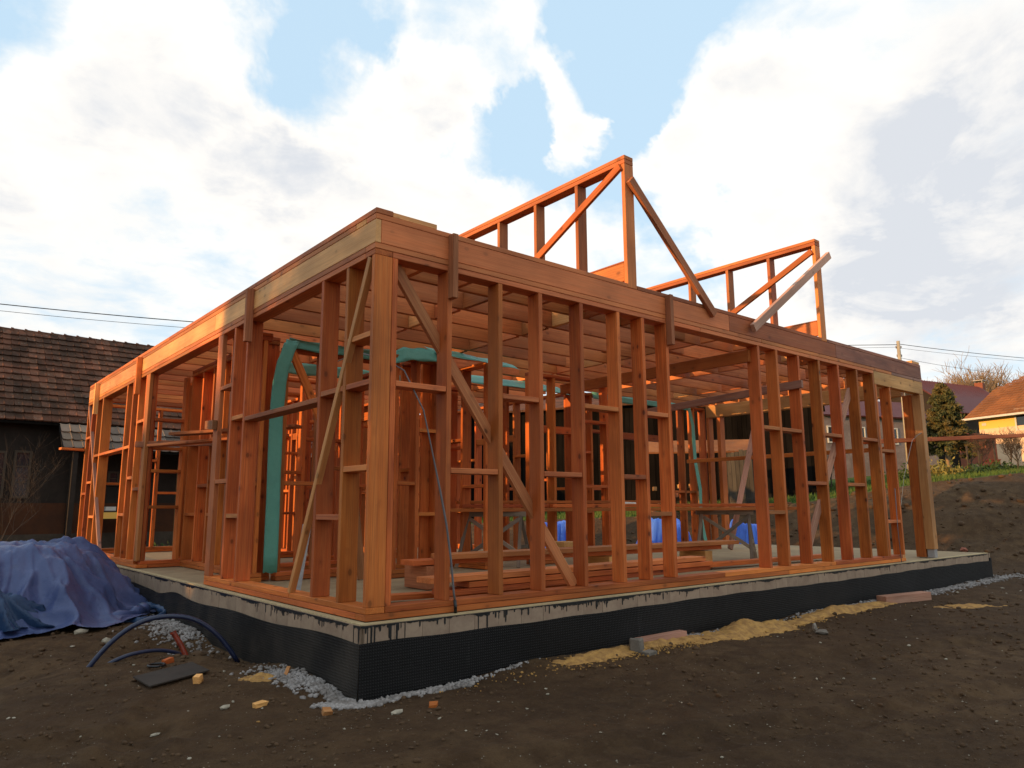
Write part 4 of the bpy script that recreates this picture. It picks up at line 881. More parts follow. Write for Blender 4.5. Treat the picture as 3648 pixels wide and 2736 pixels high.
# ------------------------------------------------------------------ old tiled house at the left
YW = 19.0
LH = empty('old_farmhouse', (2.5, YW, -.4), 'old dark farmhouse with mossy tiled roof behind the left end of the frame', 'house')
ex0, ex1 = -5.5, 12.5
E0 = onY(0, 1493, YW-.5); ze = (E0.z+onY(306, 1509, YW-.5).z)/2; YR = YW+3.3; zr = (onY(0, 1168, YR).z+onY(520, 1234, YR).z)/2
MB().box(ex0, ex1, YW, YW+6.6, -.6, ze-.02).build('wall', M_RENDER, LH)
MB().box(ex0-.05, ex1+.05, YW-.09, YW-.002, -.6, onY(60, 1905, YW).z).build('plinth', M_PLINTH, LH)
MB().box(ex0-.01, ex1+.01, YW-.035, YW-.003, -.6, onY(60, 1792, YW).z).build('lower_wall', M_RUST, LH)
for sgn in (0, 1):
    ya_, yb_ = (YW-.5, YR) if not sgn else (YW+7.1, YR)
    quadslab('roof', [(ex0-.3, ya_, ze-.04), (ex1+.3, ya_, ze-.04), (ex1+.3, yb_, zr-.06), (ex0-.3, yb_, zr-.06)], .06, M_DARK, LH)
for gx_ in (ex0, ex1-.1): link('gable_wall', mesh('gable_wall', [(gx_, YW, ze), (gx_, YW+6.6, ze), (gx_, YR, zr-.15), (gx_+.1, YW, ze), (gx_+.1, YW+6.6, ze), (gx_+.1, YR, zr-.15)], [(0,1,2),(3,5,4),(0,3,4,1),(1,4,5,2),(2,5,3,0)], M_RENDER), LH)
sl_ = Vector((0, YR-(YW-.5), zr-ze)); SL = sl_.length; sl_.normalize(); nrm_ = Vector((0, -sl_.z, sl_.y)); pitch_ = math.atan2(sl_.z, sl_.y)
NROW = 15; EXP = SL/NROW; TW = .212
def tile_mesh(wd, ln, mt, rib=.012, th=.040):
    xs = [-.5, -.36, -.15, .15, .36, .5]; hz_ = [rib, rib*.2, 0, 0, rib*.2, rib]; V_ = []; F_ = []
    for yy, lift in ((-.5, .052), (.5, .0)):
        for q, x in enumerate(xs): V_.append((x*wd, yy*ln, hz_[q]+lift))
    for q in range(5): F_.append((q, q+1, q+7, q+6))
    for q, x in enumerate(xs): V_.append((x*wd, -.5*ln, hz_[q]+.052-th))
    for q in range(5): F_.append((12+q, 12+q+1, q+1, q))
    return mesh('roof_tile', V_, F_, mt)
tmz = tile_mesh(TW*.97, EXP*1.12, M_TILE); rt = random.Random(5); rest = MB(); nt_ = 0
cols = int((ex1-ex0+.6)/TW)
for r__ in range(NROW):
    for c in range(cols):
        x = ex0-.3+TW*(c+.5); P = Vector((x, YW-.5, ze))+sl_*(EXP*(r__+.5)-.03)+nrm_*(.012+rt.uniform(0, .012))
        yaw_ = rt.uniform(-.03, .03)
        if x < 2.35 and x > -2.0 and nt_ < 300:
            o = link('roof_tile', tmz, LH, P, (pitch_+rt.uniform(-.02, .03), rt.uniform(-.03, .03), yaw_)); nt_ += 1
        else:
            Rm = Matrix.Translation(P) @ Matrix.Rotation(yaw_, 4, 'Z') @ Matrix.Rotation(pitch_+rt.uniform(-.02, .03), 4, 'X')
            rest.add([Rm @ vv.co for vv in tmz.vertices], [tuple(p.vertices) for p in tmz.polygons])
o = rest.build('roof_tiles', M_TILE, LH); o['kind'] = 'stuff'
for q in range(int((ex1-ex0)/.36)):                           # ridge caps
    x = ex0+.36*q; m = MB(); m.tube([(x, YR, zr-.03), (x+.33, YR, zr-.03)], [.085, .070], 8); m.tube([(x-.02, YR, zr-.028), (x+.05, YR, zr-.028)], [.108, .095], 8); m.build('ridge_tile', M_TILE, LH)
def wall_window(parent, nx0, nx1, ny0, ny1, Y, bars=1, fm=None):
    a, b = onY(nx0, ny1, Y), onY(nx1, ny0, Y); x0, x1, z0, z1 = a.x, b.x, a.z, b.z; f = MB(); w_ = .06
    for bx in ((x0, x1, z0, z0+w_), (x0, x1, z1-w_, z1), (x0, x0+w_, z0+w_, z1-w_), (x1-w_, x1, z0+w_, z1-w_)): f.box(bx[0], bx[1], Y-.07, Y-.003, bx[2], bx[3])
    for q in range(bars):
        z = z0+(z1-z0)*(q+1)/(bars+1); f.box(x0+w_, x1-w_, Y-.05, Y-.012, z-.018, z+.018)
    win = f.build('window', fm or M_FRAME, parent)
    g = MB().box(x0+w_, x1-w_, Y-.03, Y-.004, z0+w_, z1-w_); o = mesh('pane', g.v, g.f, M_GLASS); p = bpy.data.objects.new('pane', o); COL.objects.link(p); p.parent = win; return win
wall_window(LH, -75, 26, 1607, 1775, YW); wall_window(LH, 34, 116, 1607, 1775, YW, 2); wall_window(LH, 380, 425, 1680, 1730, YW, 1); wall_window(LH, 900, 990, 1640, 1760, YW, 1)
p_ = onY(250, 1700, YW); MB().tube([(p_.x, YW-.12, ze-.1), (p_.x, YW-.10, -.3)], .045, 10).build('downpipe', M_RENDER, LH, True)
# lean-to strip of pale ribbed tiles under the eaves
lx0, lx1 = onY(212, 1510, YW-.6).x, 8.0; lz1, lz0 = onY(230, 1512, YW-.6).z, onY(230, 1596, YW-1.5).z
quadslab('canopy_deck', [(lx0, YW-1.5, lz0-.03), (lx1, YW-1.5, lz0-.03), (lx1, YW-.55, lz1-.03), (lx0, YW-.55, lz1-.03)], .04, M_DARK, LH)
s2 = Vector((0, .9, lz1-lz0)); L2 = s2.length; s2.normalize(); pt2 = math.atan2(s2.z, s2.y); tm2 = tile_mesh(.235, L2/3*1.12, M_TILE2, .028, .02)
n2_ = Vector((0, -s2.z, s2.y)); rest = MB()
for r__ in range(3):
    for c in range(int((lx1-lx0)/.24)):
        P = Vector((lx0+.24*(c+.5), YW-1.5, lz0))+s2*(L2/3*(r__+.5)-.02)+n2_*.008
        if c < 12: link('canopy_tile', tm2, LH, P, (pt2+rt.uniform(-.02, .02), 0, rt.uniform(-.02, .02)))
        else:
            Rm = Matrix.Translation(P) @ Matrix.Rotation(pt2, 4, 'X'); rest.add([Rm @ vv.co for vv in tm2.vertices], [tuple(p.vertices) for p in tm2.polygons])
o = rest.build('canopy_tiles', M_TILE2, LH); o['kind'] = 'stuff'
for nx_ in (262, 640, 1000): p_ = onY(nx_, 1700, YW-1.35); MB().box(p_.x-.06, p_.x+.06, YW-1.41, YW-1.29, -.5, lz0-.08).build('canopy_post', M_RENDER, LH)
# bench with boxes under the canopy
a_, b_ = onY(372, 1822, YW-.6), onY(425, 1800, YW-.6)
t = empty('shelf', (a_.x+.2, YW-.6, -.4), 'low shelf with a yellow board under the canopy of the farmhouse', 'shelf')
MB().box(a_.x-.3, a_.x+.9, YW-.8, YW-.35, a_.z-.02, a_.z+.02).build('shelf_top', M_FRAME, t); MB().box(a_.x-.3, a_.x+.9, YW-.84, YW-.805, a_.z-.20, a_.z-.025).build('apron', M_YELLOW, t)
for q in (-.25, .85): MB().box(a_.x+q-.03, a_.x+q+.03, YW-.78, YW-.70, -.5, a_.z-.21).build('leg', M_FRAME, t)
m = MB().box(a_.x+.0, a_.x+.26, YW-.74, YW-.55, a_.z+.022, a_.z+.13); tag(m.build('white_box', M_WHITE), 'small white box standing on the shelf under the canopy', 'box')
p_ = onY(600, 1880, YW-1.6)
# shrubs at the foot of the farmhouse
for (nx_, ny_, s_, lb, sd_) in ((380, 1930, .35, 'low dark shrub at the farmhouse wall behind the left window opening', 1), (600, 1925, .45, 'low dark shrub seen through the recess side window', 2), (225, 1955, .22, 'small tuft of weeds right of the blue tarp', 3), (790, 1930, .4, 'dark shrub at the farmhouse wall behind the left bay', 4)):
    c = onY(nx_, ny_, 17.0); r3 = np.random.default_rng(sd_); P_ = r3.normal(size=(420, 3))*[s_*.7, s_*.3, s_*.28]+[c.x, 17.0, gz(c.x, 17.0)+s_*.35]
    t = empty('shrub', (c.x, 17.0, gz(c.x, 17.0)), lb, 'shrub'); leaves(P_, .07, M_LEAF, 'foliage', t, sd_)
bare_tree((onY(22, 1940, 13.2).x, 13.2, gz(-1.3, 13.2)), 3.0, .75, 'thin leafless sapling before the dark farmhouse wall at the far left', 4, mt=M_BARK, rad=.016, levels=4, trunk_frac=.3, thick=.45)

# ------------------------------------------------------------------ dark barn and things behind the frame
d_b = 26.0
A_ = far(1560, 1760, d_b+6.5); B_ = far(2905, 1725, d_b); A_.z = B_.z = 0
bd = (B_-A_); BL = bd.length; bd.normalize(); bn = Vector((-bd.y, bd.x, 0))
BN = empty('barn', tuple(B_+Vector((0, 0, 1.2))), 'dark unpainted board barn behind the right half of the frame', 'barn'); rt = random.Random(9)
zt = far(2700, 1400, d_b).z
x = 0
while x < BL:
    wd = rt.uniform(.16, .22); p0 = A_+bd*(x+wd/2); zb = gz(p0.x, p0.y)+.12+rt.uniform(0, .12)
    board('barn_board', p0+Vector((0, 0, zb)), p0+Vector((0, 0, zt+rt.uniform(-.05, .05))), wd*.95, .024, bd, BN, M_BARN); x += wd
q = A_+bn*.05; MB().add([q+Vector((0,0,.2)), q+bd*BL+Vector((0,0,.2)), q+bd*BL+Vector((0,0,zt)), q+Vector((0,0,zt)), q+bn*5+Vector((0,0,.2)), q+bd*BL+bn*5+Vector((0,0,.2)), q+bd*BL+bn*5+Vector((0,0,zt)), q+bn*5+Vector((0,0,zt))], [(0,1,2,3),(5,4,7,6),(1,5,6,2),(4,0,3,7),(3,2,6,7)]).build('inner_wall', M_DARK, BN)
rdg = zt+1.0
quadslab('roof', [A_-bn*.4-bd*.3+Vector((0,0,zt)), A_-bn*.4+bd*(BL+.3)+Vector((0,0,zt)), A_+bn*2.5+bd*(BL+.3)+Vector((0,0,rdg)), A_+bn*2.5-bd*.3+Vector((0,0,rdg))], .08, M_TILE, BN)
quadslab('roof', [A_+bn*5.4-bd*.3+Vector((0,0,zt)), A_+bn*5.4+bd*(BL+.3)+Vector((0,0,zt)), A_+bn*2.5+bd*(BL+.3)+Vector((0,0,rdg)), A_+bn*2.5-bd*.3+Vector((0,0,rdg))], .08, M_TILE, BN)
# grey leaning gate and firewood shelter before the barn
gA = far(2600, 1770, 22.5); gB = far(2692, 1775, 22.0); gA.z = gz(gA.x, gA.y); gB.z = gz(gB.x, gB.y); gd = (gB-gA); gd.z = 0; gl = gd.length; gd.normalize()
t = empty('board_gate', tuple(gA), 'grey weathered board gate leaning in front of the dark barn', 'gate'); gh = far(2640, 1605, 22.3).z-gA.z
for q in range(6):
    p0 = gA+gd*(gl*(q+.5)/6); board('gate_board', p0, p0+Vector((0, .05, gh+rt.uniform(-.06, .04))), gl/6*.94, .025, gd, t, M_DOORB)
board('gate_rail', gA+Vector((0,-.04,.35)), gA+gd*gl+Vector((0,-.04,.38)), .09, .03, (0,0,1), t, M_DOORB)
sA = far(2300, 1640, 23.5); t = empty('firewood_shelter', (sA.x, sA.y, gz(sA.x, sA.y)), 'low shelter with sunlit roof tiles and stacked wood behind the middle studs', 'shelter')
sB = far(2680, 1575, 23.0); sv = (sB-sA); sv.z = 0; sv_l = sv.length; sv.normalize(); sn = Vector((-sv.y, sv.x, 0)); zT = far(2640, 1560, 23).z
quadslab('shelter_roof', [sA-sn*.7+Vector((0,0,zT-.45-sA.z)), sA+sv*sv_l-sn*.7+Vector((0,0,zT-.45-sA.z)), sA+sv*sv_l+sn*.5+Vector((0,0,zT-sA.z)), sA+sn*.5+Vector((0,0,zT-sA.z))], .05, M_TILE3, t)
for q in range(5):
    p0 = sA+sv*(sv_l*q/4); board('shelter_post', Vector((p0.x, p0.y, gz(p0.x, p0.y)-.1)), Vector((p0.x, p0.y, zT-.25)), .09, .09, sv, t, M_DOORB)
for q in range(26):
    p0 = sA+sv*(sv_l*.5*rt.random()+.1)+sn*.2; z = gz(p0.x, p0.y)+.15+.13*(q % 6); board('log', Vector((p0.x, p0.y, z))-sn*.3, Vector((p0.x, p0.y, z))+sn*.3, .12, .12, (0,0,1), t, W_PALE if q % 3 else W_BROWN)

# ------------------------------------------------------------------ houses on the rise at the right
def gable_house(name, label, base, ridge, halfw, wall_h, roof_h, mwall, mroof, over=.35, rows=0):
    """base: two wall-corner points of the near long side; halfw towards the back"""
    a, b = Vector(base[0]), Vector(base[1]); u = (b-a); u.z = 0; L = u.length; u.normalize(); n_ = Vector((-u.y, u.x, 0))
    if n_.dot(Vector((FX, FY, 0))) < 0: n_ = -n_
    z0 = a.z; zt_ = z0+wall_h; zr_ = zt_+roof_h; t = empty(name, tuple(a), label, 'house')
    def P(s, w_, z): p = a+u*s+n_*w_; return (p.x, p.y, z)
    W = halfw*2; V_ = [P(0,0,z0-1.5), P(L,0,z0-1.5), P(L,W,z0-1.5), P(0,W,z0-1.5), P(0,0,zt_), P(L,0,zt_), P(L,W,zt_), P(0,W,zt_), P(0,halfw,zr_-.08), P(L,halfw,zr_-.08)]
    link('wall', mesh('wall', V_, [(0,1,5,4),(1,2,6,9,5),(2,3,7,6),(3,0,4,8,7)], mwall), t)
    k = roof_h/halfw
    for s_ in (0, 1):
        e = -over if not s_ else W+over; ze_ = zt_-over*k
        quadslab('roof', [P(-over, e, ze_+.05), P(L+over, e, ze_+.05), P(L+over, halfw, zr_+.05), P(-over, halfw, zr_+.05)], .10, mroof, t)
    return t, u, n_, P, L, z0, zt_, zr_
# maroon-roofed house
c0 = far(3418, 1461, 52); c1 = far(3660, 1452, 56); zb = far(3418, 1620, 52).z
c0b = Vector((c0.x, c0.y, zb)); c1b = Vector((c1.x, c1.y, zb)); ap = far(3360, 1357, 56).z
HM, u, n_, P, L, z0, zt_, zr_ = gable_house('maroon_roof_house', 'farther house with a wide maroon metal roof behind the conifer', (c0b, c1b), None, 3.6, c0.z-zb, ap-c0.z, M_RENDER, M_TILE4)
m = MB()
for q in range(46): a1 = Vector(P(-.35+q*.32*1.0, -.37, zt_-.30)); a2 = Vector(P(-.35+q*.32, 3.6, zr_+.07)); m.bar(a1, a2, .035, .05, (0,0,1)) if q*.32 < L+.6 else None
m.build('roof_ribs', M_TILE4, HM)
ch = Vector(P((far(3585, 1335, 58)-c0b).dot(u), 3.9, 0)); MB().box(ch.x-.3, ch.x+.3, ch.y-.3, ch.y+.3, zr_-.3, zr_+.45).build('chimney', M_BRICK, HM); MB().box(ch.x-.36, ch.x+.36, ch.y-.36, ch.y+.36, zr_+.62, zr_+.68).box(ch.x-.3, ch.x-.25, ch.y-.3, ch.y-.25, zr_+.45, zr_+.62).box(ch.x+.25, ch.x+.3, ch.y-.3, ch.y-.25, zr_+.45, zr_+.62).build('chimney_cap', M_METAL, HM)
# white house farther left with its own dark red roof
c0 = far(2925, 1470, 47); c1 = far(3325, 1440, 50); zb = far(2925, 1650, 47).z
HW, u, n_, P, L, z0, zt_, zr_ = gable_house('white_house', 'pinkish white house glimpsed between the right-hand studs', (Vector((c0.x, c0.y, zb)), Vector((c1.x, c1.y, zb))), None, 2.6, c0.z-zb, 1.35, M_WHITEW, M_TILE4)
def face_window(parent, P, s0, s1, za, zc, mt=None):
    f = MB(); w_ = .08
    def bx(sa, sb, z0_, z1_, o0, o1): f.add([P(sa,-o0,z0_), P(sb,-o0,z0_), P(sb,-o1,z0_), P(sa,-o1,z0_), P(sa,-o0,z1_), P(sb,-o0,z1_), P(sb,-o1,z1_), P(sa,-o1,z1_)], [(0,3,2,1),(4,5,6,7),(0,1,5,4),(1,2,6,5),(2,3,7,6),(3,0,4,7)])
    bx(s0, s1, za, za+w_, .004, .06); bx(s0, s1, zc-w_, zc, .004, .06); bx(s0, s0+w_, za+w_, zc-w_, .004, .06); bx(s1-w_, s1, za+w_, zc-w_, .004, .06); bx((s0+s1)/2-.03, (s0+s1)/2+.03, za+w_, zc-w_, .012, .05)
    win = f.build('window', mt or M_WHITE, parent); f = MB()
    bx(s0+w_, s1-w_, za+w_, zc-w_, .006, .02); g = bpy.data.objects.new('pane', mesh('pane', f.v, f.f, M_GLASS)); COL.objects.link(g); g.parent = win
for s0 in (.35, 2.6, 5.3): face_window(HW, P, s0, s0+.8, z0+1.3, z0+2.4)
# ochre house with the orange tile roof: its long side catches the low sun
c0 = far(3468, 1477, 40); c1 = far(3760, 1452, 36.0); zb = far(3500, 1612, 40).z
a = Vector((c0.x, c0.y, zb)); b = Vector((c1.x, c1.y, zb)); u = (b-a); u.z = 0; L = u.length+3; u.normalize(); n_ = Vector((-u.y, u.x, 0)); n_ = n_ if n_.dot(Vector((FX, FY, 0))) > 0 else -n_
HY = empty('ochre_house', tuple(a), 'ochre house with a steep orange tile roof and sunlit wall at the right edge', 'house')
def P(s, w_, z): p = a+u*s+n_*w_; return (p.x, p.y, z)
ztw = c0.z-.05; rz = far(3640, 1340, 41.5).z
w0 = (far(3516, 1500, 40)-a).dot(u)
link('wall', mesh('wall', [P(.25,.0+.9,zb-1.5),P(w0,.9,zb-1.5),P(w0,0,zb-1.5),P(L,0,zb-1.5),P(L,6,zb-1.5),P(.25,6,zb-1.5),P(.25,.9,ztw),P(w0,.9,ztw),P(w0,0,ztw),P(L,0,ztw),P(L,6,ztw),P(.25,6,ztw)], [(0,1,7,6),(1,2,8,7),(2,3,9,8),(3,4,10,9),(4,5,11,10),(5,0,6,11),(6,7,8,9,10,11)], M_YELLOW), HY)
face_window(HY, P, w0+2.0, w0+3.1, zb+.95, zb+2.1); 
def P9(s, w_, z): return P(s, w_+.9, z)
face_window(HY, P9, .38, w0-.45, ztw-.65, ztw-.12, M_WHITE)
NR = 18; rm = MB(); hw = 3.0; e0 = -.45; kk = (rz-ztw)/hw
for r__ in range(NR):
    f0, f1 = r__/NR, (r__+1)/NR; wa, wb = e0+(hw-e0)*f0, e0+(hw-e0)*f1; za_, zb_ = ztw-.25+(rz-ztw+.25)*f0, ztw-.25+(rz-ztw+.25)*f1
    ls = lambda f: (-.35+.55*f) if f < .62 else (-.01+2.1*((f-.62)/.38)**1.5)
    s0, s1 = ls(f0), ls(f1)
    nt2 = int((L+.3-s0)/.20)
    for c in range(nt2):
        sa = s0+.20*c+rt.uniform(-.004, .004); lf = .035+rt.uniform(0, .014)
        if sa+.2 < s1-.05: continue
        rm.add([P(sa+.005, wa, za_+lf), P(sa+.195, wa, za_+lf), P(sa+.195, wb+.02, zb_+.012), P(sa+.005, wb+.02, zb_+.012), P(sa+.005, wa, za_+lf-.03), P(sa+.195, wa, za_+lf-.03)], [(0,1,2,3),(4,5,1,0)])
o = rm.build('roof_tiles', M_TILE3, HY); o['kind'] = 'stuff'
quadslab('roof_deck', [P(-.3,e0,ztw-.28), P(L+.3,e0,ztw-.28), P(L+.3,hw,rz-.03), P(2.4,hw,rz-.03), P(.3,1.9,ztw+(rz-ztw)*.60)], .05, M_FRAME, HY)
quadslab('roof_deck', [P(.0,6.4,ztw-.28), P(L+.3,6.4,ztw-.28), P(L+.3,hw,rz-.03), P(2.4,hw,rz-.03), P(.3,1.9,ztw+(rz-ztw)*.60)], .05, M_TILE3, HY)
m = MB(); m.bar(P(-.35,e0-.06,ztw-.24), P(L+.3,e0-.06,ztw-.24), .10, .08); m.build('gutter', M_WHITE, HY)
MB().add([P(w0+.18,-.03,ztw-.62), P(w0+.42,-.03,ztw-.62), P(w0+.42,-.03,ztw-.48), P(w0+.18,-.03,ztw-.48), P(w0+.18,-.004,ztw-.62), P(w0+.42,-.004,ztw-.62), P(w0+.42,-.004,ztw-.48), P(w0+.18,-.004,ztw-.48)], [(0,1,2,3),(5,4,7,6),(0,4,5,1),(3,2,6,7),(0,3,7,4),(1,5,6,2)]).build('number_plate', M_WHITE, HY)
M_LOWW = simple('pinkish_lower_wall', (.80,.56,.36), .9, 3.0, .5, (.62,.38,.24))
wlz = zb+(ztw-zb)*.60; MB().add([P(w0+.02,-.05,zb-1.2), P(L,-.05,zb-1.2), P(L,-.05,wlz), P(w0+.02,-.05,wlz), P(w0+.02,-.004,zb-1.2), P(L,-.004,zb-1.2), P(L,-.004,wlz), P(w0+.02,-.004,wlz)], [(0,1,2,3),(5,4,7,6),(0,4,5,1),(3,2,6,7),(0,3,7,4),(1,5,6,2)]).build('lower_wall', M_LOWW, HY)
# small things in the gardens
q = far(3528, 1618, 35); z_ = gz(q.x, q.y); m = MB().box(-.28, .28, -.25, .25, -.05, .48).box(-.31, .31, -.28, .28, .483, .52); o = m.build('red_crate', M_RED); o.location = (q.x, q.y, z_); o.rotation_euler = (0, 0, .9); tag(o, 'orange-red box standing on the grass before the ochre house', 'box')
q = far(3490, 1600, 37); t = empty('brick_shed', (q.x, q.y, gz(q.x, q.y)), 'low dark brick outbuilding left of the ochre house wall', 'shed'); m = MB().box(q.x-.9, q.x+.5, q.y-.6, q.y+.6, gz(q.x, q.y)-.4, far(3490, 1555, 37).z); m.build('wall', M_BRICK, t)
quadslab('roof', [(q.x-1.0, q.y-.7, far(3490,1555,37).z+.02), (q.x+.6, q.y-.7, far(3490,1555,37).z+.02), (q.x+.6, q.y+.7, far(3490,1555,37).z+.18), (q.x-1.0, q.y+.7, far(3490,1555,37).z+.18)], .05, M_TILE4, t)
for nx_, lb, sd_, hh in ((3446, 'thin garden post nearest the conifer', 1, 1.1), (3487, 'garden post in front of the brick outbuilding', 2, .9), (3545, 'slanting garden stake before the ochre wall', 3, 1.2)):
    q = far(nx_, 1640, 28); z_ = gz(q.x, q.y); tag(MB().tube([(q.x, q.y, z_-.1), (q.x+.05, q.y, z_+hh)], .035, 7).build('garden_post', M_BARK, None, True), lb, 'post', 'garden posts on the rise')
q = far(3470, 1625, 33); tag(MB().tube([(q.x, q.y, gz(q.x,q.y)-.1), (q.x, q.y, gz(q.x,q.y)+.35)], [.2, .17], 10).build('tree_stump', M_TWIG, None, True), 'pale cut stump between the garden posts', 'stump')
# conifer
q = far(3378, 1628, 30); zt_ = far(3357, 1372, 30).z; z_ = gz(q.x, q.y); hC = zt_-z_
t = empty('conifer', (q.x, q.y, z_), 'dense brownish green conifer beside the terrace post', 'tree'); r3 = np.random.default_rng(3)
MB().tube([(q.x, q.y, z_-.1), (q.x, q.y, z_+hC*.5), (q.x, q.y, zt_-.1)], [.13, .08, .02], 8).tube([(q.x-.12, q.y, z_-.1), (q.x-.06, q.y, z_+.9)], [.09, .06], 8).build('trunk', M_TWIG, t, True)
P_ = []
for c in range(330):
    f = r3.random()**.8; zz = .20+.80*f; R0 = (.98*(1-f)**.72+.05)*(.75+.45*r3.random()); an = r3.uniform(0, 6.28); rad = R0*r3.uniform(.55, 1.0)
    cpos = np.array([q.x+rad*math.cos(an), q.y+rad*math.sin(an), z_+hC*zz]); rv = np.array([math.cos(an), math.sin(an), -.25]); tt = r3.uniform(-.5, .6, (70, 1)); P_.append(cpos+rv*tt*(.34*(1-f)+.08)+r3.normal(size=(70, 3))*[.05, .05, .035])
leaves(np.concatenate(P_), .055, M_NEEDLE, 'crown', t, 4, 2.6)
# bare trees behind the roofs
for nx_, top, d, sp, lb, sd_ in ((3440, 1300, 78, .8, 'wide bare tree behind the maroon roof, left one', 21), (3500, 1290, 80, .8, 'wide bare tree behind the maroon roof, right one', 22), (3310, 1335, 82, .8, 'pale bare tree left of the maroon roof', 23), (3600, 1325, 84, .8, 'bare tree top behind the chimney', 24), (3665, 1300, 76, .8, 'bare tree at the right edge behind the ochre house', 25), (3370, 1345, 88, .8, 'low bare tree behind the conifer tip', 26)):
    q = far(nx_, 1500, d); z_ = gz(q.x, q.y); hh = far(nx_, top, d).z-z_
    bare_tree((q.x, q.y, z_), hh*.98, sp, lb, sd_, mt=M_TWIG, rad=.16, levels=5, thick=6.0, group=None, trunk_frac=.30)
for nx_, ny_, d, hh, lb, sd_ in ((3592, 1640, 26, 1.6, 'small leafless fruit tree before the sunlit wall, left one', 31), (3622, 1645, 25, 1.5, 'small leafless fruit tree before the sunlit wall, right one', 32), (3500, 1640, 27, 1.5, 'spindly bare shrub right of the conifer', 33), (3455, 1560, 31, 1.9, 'twiggy bare bush against the white gable strip', 34), (2960, 1690, 30, 1.6, 'thin bare bush behind the right-hand studs', 35)):
    q = far(nx_, ny_, d); bare_tree((q.x, q.y, gz(q.x, q.y)), hh, .7, lb, sd_, mt=M_BARK, rad=.035, levels=4, thick=1.3, trunk_frac=.35)
# utility pole and wires
pt_ = far(3199, 1215, 45); pb = far(3232, 1620, 45); PO = empty('utility_pole', (pt_.x, pt_.y, gz(pt_.x, pt_.y)), 'pale concrete utility pole rising behind the terrace header', 'utility pole')
MB().tube([(pt_.x, pt_.y, gz(pt_.x, pt_.y)-.2), (pt_.x, pt_.y, pt_.z)], [.17, .10], 12).build('pole', M_CONCP, PO, True)
for zz, s_ in ((-.45, .16), (-1.0, .14)): MB().bar(Vector((pt_.x-RX*s_, pt_.y-RY*s_, pt_.z+zz)), Vector((pt_.x+RX*s_, pt_.y+RY*s_, pt_.z+zz)), .05, .05).tube([(pt_.x+RX*s_, pt_.y+RY*s_, pt_.z+zz+.02), (pt_.x+RX*s_, pt_.y+RY*s_, pt_.z+zz+.14)], .035, 8).tube([(pt_.x-RX*s_, pt_.y-RY*s_, pt_.z+zz+.02), (pt_.x-RX*s_, pt_.y-RY*s_, pt_.z+zz+.14)], .035, 8).build('insulator_arm', M_METAL, PO)
def wire(label, f, x0, x1, d0, d1, rad, n=40):
    P_ = []
    for q in range(n+1):
        t_ = q/n; iv = 1/d0*(1-t_)+1/d1*t_; P_.append(far(x0+(x1-x0)*t_, f(x0+(x1-x0)*t_), 1/iv))
    tag(MB().tube(P_, rad, 5).build('overhead_wire', M_WIRE, None), label, 'wire', 'overhead wires')
wire('thick overhead wire crossing the sky above the old farmhouse roof', lambda x: 1083+.1058*x-1.892e-5*x*x, -350, 3197, 27, 45, .020)
wire('thin lower overhead wire above the old farmhouse roof', lambda x: 1107+.1045*x-2.0e-5*x*x, -350, 3197, 27, 45, .010)
wire('upper overhead wire from the utility pole to the right edge', lambda x: 1226+.135*(x-3205)-5.2e-5*(x-3205)**2, 3205, 4000, 45, 60, .020)
wire('lower overhead wire from the utility pole to the right edge', lambda x: 1240+.125*(x-3205)-5.0e-5*(x-3205)**2, 3205, 4000, 45, 60, .010)
wire('slack service wire from the utility pole to the maroon-roofed house', lambda x: 1275+.20*(x-3208)-1.2e-4*(x-3208)**2, 3208, 3580, 45, 57, .012)
# rough grass on the rise
n = 42000; d_ = rng.uniform(20.5, 34, n); k_ = rng.uniform(-.05, .78, n); cx, cy = CAM.x+d_*FX+d_*k_*RX, CAM.y+d_*FY+d_*k_*RY
up, e, dd, kk_ = hill(cx, cy); kp = e > .90+.08*rng.random(n)-.04*(fbm(cx*.8, cy*.8, 4, 2)); cx, cy = cx[kp], cy[kp]; z_ = height(cx, cy); n = len(cx)
hh = .05+.13*rng.random(n)**2+.16*np.maximum(fbm(cx*.7, cy*.7, 60, 3), 0); an = rng.uniform(0, 6.28, n); w_ = .012+.012*rng.random(n); lx, ly = rng.normal(0, .35, n)*hh, rng.normal(0, .35, n)*hh
V_ = np.stack([np.stack([cx-np.cos(an)*w_, cy-np.sin(an)*w_, z_-.02], -1), np.stack([cx+np.cos(an)*w_, cy+np.sin(an)*w_, z_-.02], -1), np.stack([cx+lx, cy+ly, z_+hh], -1)], 1).reshape(-1, 3)
tag(link('grass', npmesh('grass', V_, np.arange(n*3).reshape(n, 3), M_GRASS)), 'rough green grass growing along the top of the dug bank', 'grass', None, 'stuff')
for (nx_, ny_, d, sx, sz, mt_, nme, lb, sd_) in ((3345, 1665, 25, .55, .40, M_YLEAF, 'dry_weeds', 'clump of dry yellow weeds by the foot of the conifer', 41), (3405, 1650, 27, .4, .2, M_YLEAF, 'dry_weeds', 'smaller clump of dry yellow weeds right of the conifer', 42), (3560, 1650, 26, 1.1, .22, M_LEAF, 'low_hedge', 'low dark green hedge on the bank top before the ochre house', 43), (3235, 1660, 25, .5, .3, M_LEAF, 'weeds', 'green weeds behind the terrace post', 44)):
    q = far(nx_, ny_, d); z_ = gz(q.x, q.y); r3 = np.random.default_rng(sd_); n = int(1500*sx)
    u_ = r3.normal(0, sx*.5, n); w2 = r3.normal(0, .3, n); P_ = np.stack([q.x+RX*u_+FX*w2, q.y+RY*u_+FY*w2, z_+np.abs(r3.normal(0, sz*.6, n))], -1)
    t = empty(nme, (q.x, q.y, z_), lb, 'weeds' if 'weed' in nme else 'hedge'); leaves(P_, .06, mt_, 'foliage', t, sd_, 2.6, .8)
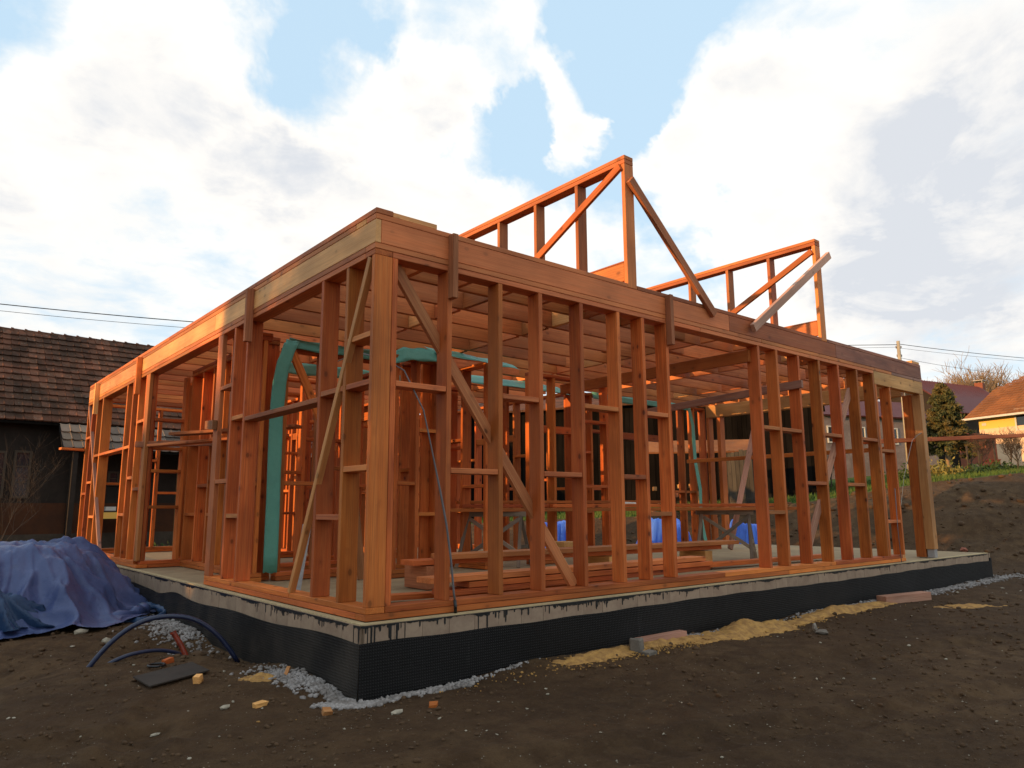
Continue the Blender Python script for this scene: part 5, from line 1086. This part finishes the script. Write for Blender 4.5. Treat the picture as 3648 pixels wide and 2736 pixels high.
# bricks and lumps on the soil bank
for (nx_, d, r_, lb, mt_) in ((3410, 17.0, .11, 'yellowish stone lump behind the slab end', M_SAW), (3435, 17.4, .10, 'reddish brick lump behind the slab end', M_BRICK)):
    q = far(nx_, 1960, d); blockstone(lb, q.x, q.y, r_*2.2, r_*1.5, r_*1.2, .4, mt_, 'rubble_lump', 'rubble')
n = 2600; d_ = rng.uniform(15.5, 25, n); k_ = rng.uniform(.05, .8, n); cx, cy = CAM.x+d_*FX+d_*k_*RX, CAM.y+d_*FY+d_*k_*RY; up, e, dd, kk_ = hill(cx, cy)
kp = (e < .95) & ((cx > 12.9) | (cy > 6.2)) & (rng.random(n) < .25+.9*np.clip(fbm(cx*.9, cy*.9, 71, 3)+.3, 0, 1)); P_ = np.stack([cx, cy], -1)[kp]
rocks('bank_clods', P_, .02+.075*rng.random(len(P_))**2.5, M_CLOD, 'dark clods and lumps lying on the dug soil bank', 'soil', sink=.35)
# unseen trees added left of the plot to break up the low sun
def leafy(x, y, h, w_, label, seed):
    z_ = -.5; t = empty('added_shade_tree', (x, y, z_), label, 'tree', 'added shade trees left of the plot'); r3 = np.random.default_rng(seed)
    MB().tube([(x, y, z_), (x+.1, y, z_+h*.5), (x, y, z_+h*.85)], [.22, .15, .04], 8).build('trunk', M_BARK, t, True); P_ = []
    for c in range(110):
        a_ = r3.normal(size=3); a_ /= np.linalg.norm(a_); rr_ = r3.random()**.4; cpos = np.array([x, y, z_+h*.60])+a_*rr_*np.array([w_, w_, h*.40]); P_.append(cpos+r3.normal(size=(130, 3))*.30)
    leaves(np.concatenate(P_), .20, M_LEAF, 'crown', t, seed)
for q, (x, y, h, w_) in enumerate(((-24, -8.5, 8.0, 2.8), (-25, -3.8, 8.0, 2.8), (-23, .6, 9.3, 2.9), (-25, 5.0, 8.7, 2.8), (-24, 9.6, 6.0, 1.9), (-27, -13, 8.2, 2.9))):
    leafy(x, y, h, w_, ['added shade tree left of the plot, second from the near end', 'added shade tree left of the plot, third from the near end', 'added shade tree left of the plot, fourth from the near end', 'added shade tree left of the plot, fifth from the near end', 'lowest of the added shade trees left of the plot, at the far end', 'nearest and tallest of the added shade trees left of the plot'][q], 90+q)
